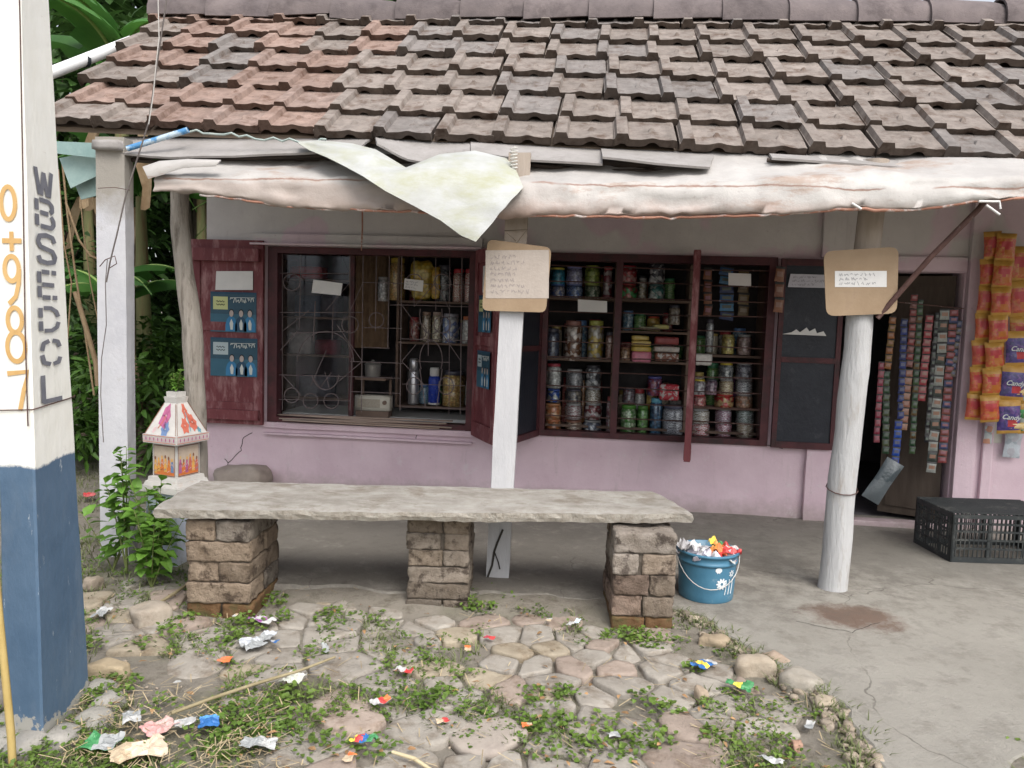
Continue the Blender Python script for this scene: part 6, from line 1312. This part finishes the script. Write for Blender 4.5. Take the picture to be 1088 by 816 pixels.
for i in range(520):
    if i<330: px,py=r.uniform(800,925),r.uniform(735,830)
    elif i<400: px,py=r.uniform(1035,1100),r.uniform(785,830)
    else: px,py=r.uniform(85,800),r.uniform(630,830)
    p=ZP(px,py,0); s_=r.uniform(.006,.022)
    if inpoly(p.x,p.y,EDGE): continue
    v=r.uniform(.6,1.15); gvl.rbox(p+Vector((0,0,.0)),(s_*r.uniform(.8,1.5),s_,s_*.7),rot=Matrix.Rotation(r.uniform(0,3),3,'Z'),n=2,r=s_*.3,amp=.002,fr=40,seed=i,col=(v,v*.94,v*.88))
tag(gvl.build('gravel',RK,None,(0,2.5,0)),'loose gravel and grit between the stones','gravel',kind='stuff')
tubeobj('stick',[ZP(a,c_,.05) for a,c_ in ((182,758),(225,742),(270,727),(320,712),(356,698))],[.0065,.007,.007,.006,.005],M('stick_wood',(.22,.18,.1),(.34,.29,.18),sc3=(2,2,2)),'long thin brown stick lying across the cobbles at the lower left','stick')
tubeobj('stick',[ZP(a,c_,.035) for a,c_ in ((417,799),(440,806),(458,818))],[.006,.007,.006],M('pale_straw',(.5,.42,.25),(.6,.52,.34)),'short pale straw coloured stick at the bottom edge left of the flat stone','stick')
tubeobj('stick',[ZP(a,c_,.05) for a,c_ in ((170,640),(186,630),(197,622))],[.008,.009,.006],M('stick_wood',0),'short pale stick resting on a stone at the foot of the left pier','stick')
# ------------------------------------------------------------------ weeds and grass
r=random.Random(99); wd=MB(); gs=MB(); st=MB()
def clump(p,rad,n,h=.05,s0=.012,br=1.):
    for i in range(n):
        a=r.uniform(0,2*PI); q=rad*r.random()**.6; x=p.x+q*math.cos(a); y=p.y+q*math.sin(a); z=h*r.random()*(1-.5*q/rad)+.012; s=s0*r.uniform(.7,1.5); v=r.uniform(.7,1.3)*br
        d=Vector((r.uniform(-1,1),r.uniform(-1,1),r.uniform(-.1,.4))); leaf(wd,Vector((x,y,z)),d,Vector((0,0,1))+rv(r)*.5,s*1.6,s*1.3,(v,v,v*.8),droop=r.uniform(-.1,.4))
def tuft(p,n,h,spread=.03,mb=None,col=(1,1,1)):
    mb=mb or gs
    for i in range(n):
        a=r.uniform(0,2*PI); b0=p+Vector((math.cos(a),math.sin(a),0))*spread*r.random(); d=Vector((math.cos(a)*r.uniform(.2,1),math.sin(a)*r.uniform(.2,1),1)).normalized(); L=h*r.uniform(.5,1.2); w_=.0028; s=Vector((-d.y,d.x,0)); s=s.normalized()*w_ if s.length>0 else Vector((w_,0,0)); m1=b0+d*L*.55; tp=b0+d*L+Vector((math.cos(a),math.sin(a),-.6))*L*.3; v=r.uniform(.7,1.3)
        mb.add([b0-s,b0+s,m1+s*.8,m1-s*.8,tp],[(0,1,2,3),(3,2,4)],0,(v*col[0],v*col[1],v*col[2]))
for px,py,rad,n in [(262,668,.11,170),(285,642,.09,150),(248,682,.08,90),(352,660,.09,130),(500,636,.07,130),(512,650,.07,110),(520,628,.05,80),(495,648,.05,80),(684,683,.1,120),(662,680,.08,110),(700,690,.05,60),(706,760,.06,90),(312,742,.06,80),(124,730,.08,110),(300,660,.05,70),(655,800,.09,130),(690,790,.08,110),(640,775,.06,70),(250,772,.12,150),(280,762,.1,130),(310,770,.09,120),(235,790,.12,120),(330,700,.06,60),(378,742,.05,50),(470,744,.06,60),(448,750,.06,60),(600,740,.05,60),(735,715,.05,60),(115,742,.07,80),(170,755,.06,60),(565,742,.05,50),(590,775,.08,110),(610,800,.08,80),(540,640,.04,50),(200,660,.05,60),(180,675,.06,60),(450,640,.05,50),(770,700,.06,60),(870,770,.05,50),(680,745,.05,50),(760,790,.05,60),(10,760,.1,110),(1075,800,.06,60),(395,800,.08,70),(345,800,.1,90),(150,690,.06,50),(100,690,.05,50)]:
    clump(ZP(px,py,0),rad*1.15,int(n*.7))
for i in range(5200):
    px,py=r.uniform(-30,960),r.uniform(600,840); p=ZP(px,py,0)
    if inpoly(p.x,p.y,EDGE): continue
    if px>935: continue
    k=noise.noise(Vector((p.x*2.3,p.y*2.3,4.)))+.25*noise.noise(Vector((p.x*9,p.y*9,1.)))
    ll=(px<330 and py>745) or (px<190 and py<660)
    if k<(.03 if not ll else -.25): continue
    if r.random()<.55: tuft(Vector((p.x,p.y,-.012)),r.randint(4,9),r.uniform(.03,.085))
    else: clump(p,.035,9,.035,.009)
for i in range(260):
    k=r.choice(range(9,18)); a=Vector((*EDGE[k],0)); b_=Vector((*EDGE[k+1],0)); p=a.lerp(b_,r.random())+Vector((r.gauss(0,.04)-.03,r.gauss(0,.03),.03)); tuft(p,r.randint(3,8),r.uniform(.03,.07))
for i in range(90):
    p=ZP(r.uniform(1035,1110),r.uniform(780,835),0.02)
    if not inpoly(p.x,p.y,EDGE): tuft(p,r.randint(4,9),r.uniform(.03,.07))
for i in range(2600):   # grass and dirt strip beyond the cobbles on the left, and further ground
    x,y=r.uniform(-5.5,-2.1),r.uniform(2.2,7.5)
    if inpoly(x,y,EDGE): continue
    if noise.noise(Vector((x*1.5,y*1.5,9.)))<-.25: continue
    tuft(Vector((x,y,-.02)),r.randint(5,10),r.uniform(.05,.12),.05)
for i in range(1000):   # dry straw
    px,py=r.uniform(60,960),r.uniform(600,830)
    if i<480: px,py=r.uniform(60,300),r.uniform(735,830)
    p=ZP(px,py,0.0)
    if inpoly(p.x,p.y,EDGE): continue
    a=r.uniform(0,PI); L=r.uniform(.02,.08); d=Vector((math.cos(a),math.sin(a),r.uniform(-.1,.25)))*L; s=Vector((-d.y,d.x,0)).normalized()*.0016; z=Vector((0,0,r.uniform(.02,.045))); v=r.uniform(.6,1.2)
    st.add([p+z-s,p+z+s,p+z+d+s,p+z+d-s],[(0,1,2,3)],0,(v,v*.95,v*.85))
tag(wd.build('ground_weeds',leafmat('weed_leaf',(.085,.155,.03),(.14,.21,.05),.2),None,(0,3,0)),'small round leaved weeds filling the gaps between the cobbles','weeds',kind='stuff')
tag(gs.build('grass',leafmat('grass_blade',(.11,.14,.05),(.19,.21,.09),.2),None,(0,3,0)),'thin grass growing between and beyond the stones','grass',kind='stuff')
tag(st.build('dry_straw',M('straw',(.36,.29,.19),(.48,.41,.29),attr=True,bump=0),None,(0,3,0)),'dry straw scattered over the dirt','straw',kind='stuff')
dl=MB()
for i in range(260):
    px,py=r.uniform(85,950),r.uniform(630,830); p=ZP(px,py,.03)
    if inpoly(p.x,p.y,EDGE) and r.random()<.9: continue
    v=r.uniform(.5,1.3); leaf(dl,p,Vector((r.uniform(-1,1),r.uniform(-1,1),.1)),Vector((0,0,1))+rv(r)*.4,r.uniform(.015,.04),r.uniform(.008,.018),(v,v*.85,v*.7),droop=.3)
tag(dl.build('leaf_litter',M('dead_leaf',(.25,.16,.09),(.38,.28,.17),attr=True,bump=0),None,(0,3,0)),'small dead leaves and crumbs between the stones','leaf litter',kind='stuff')
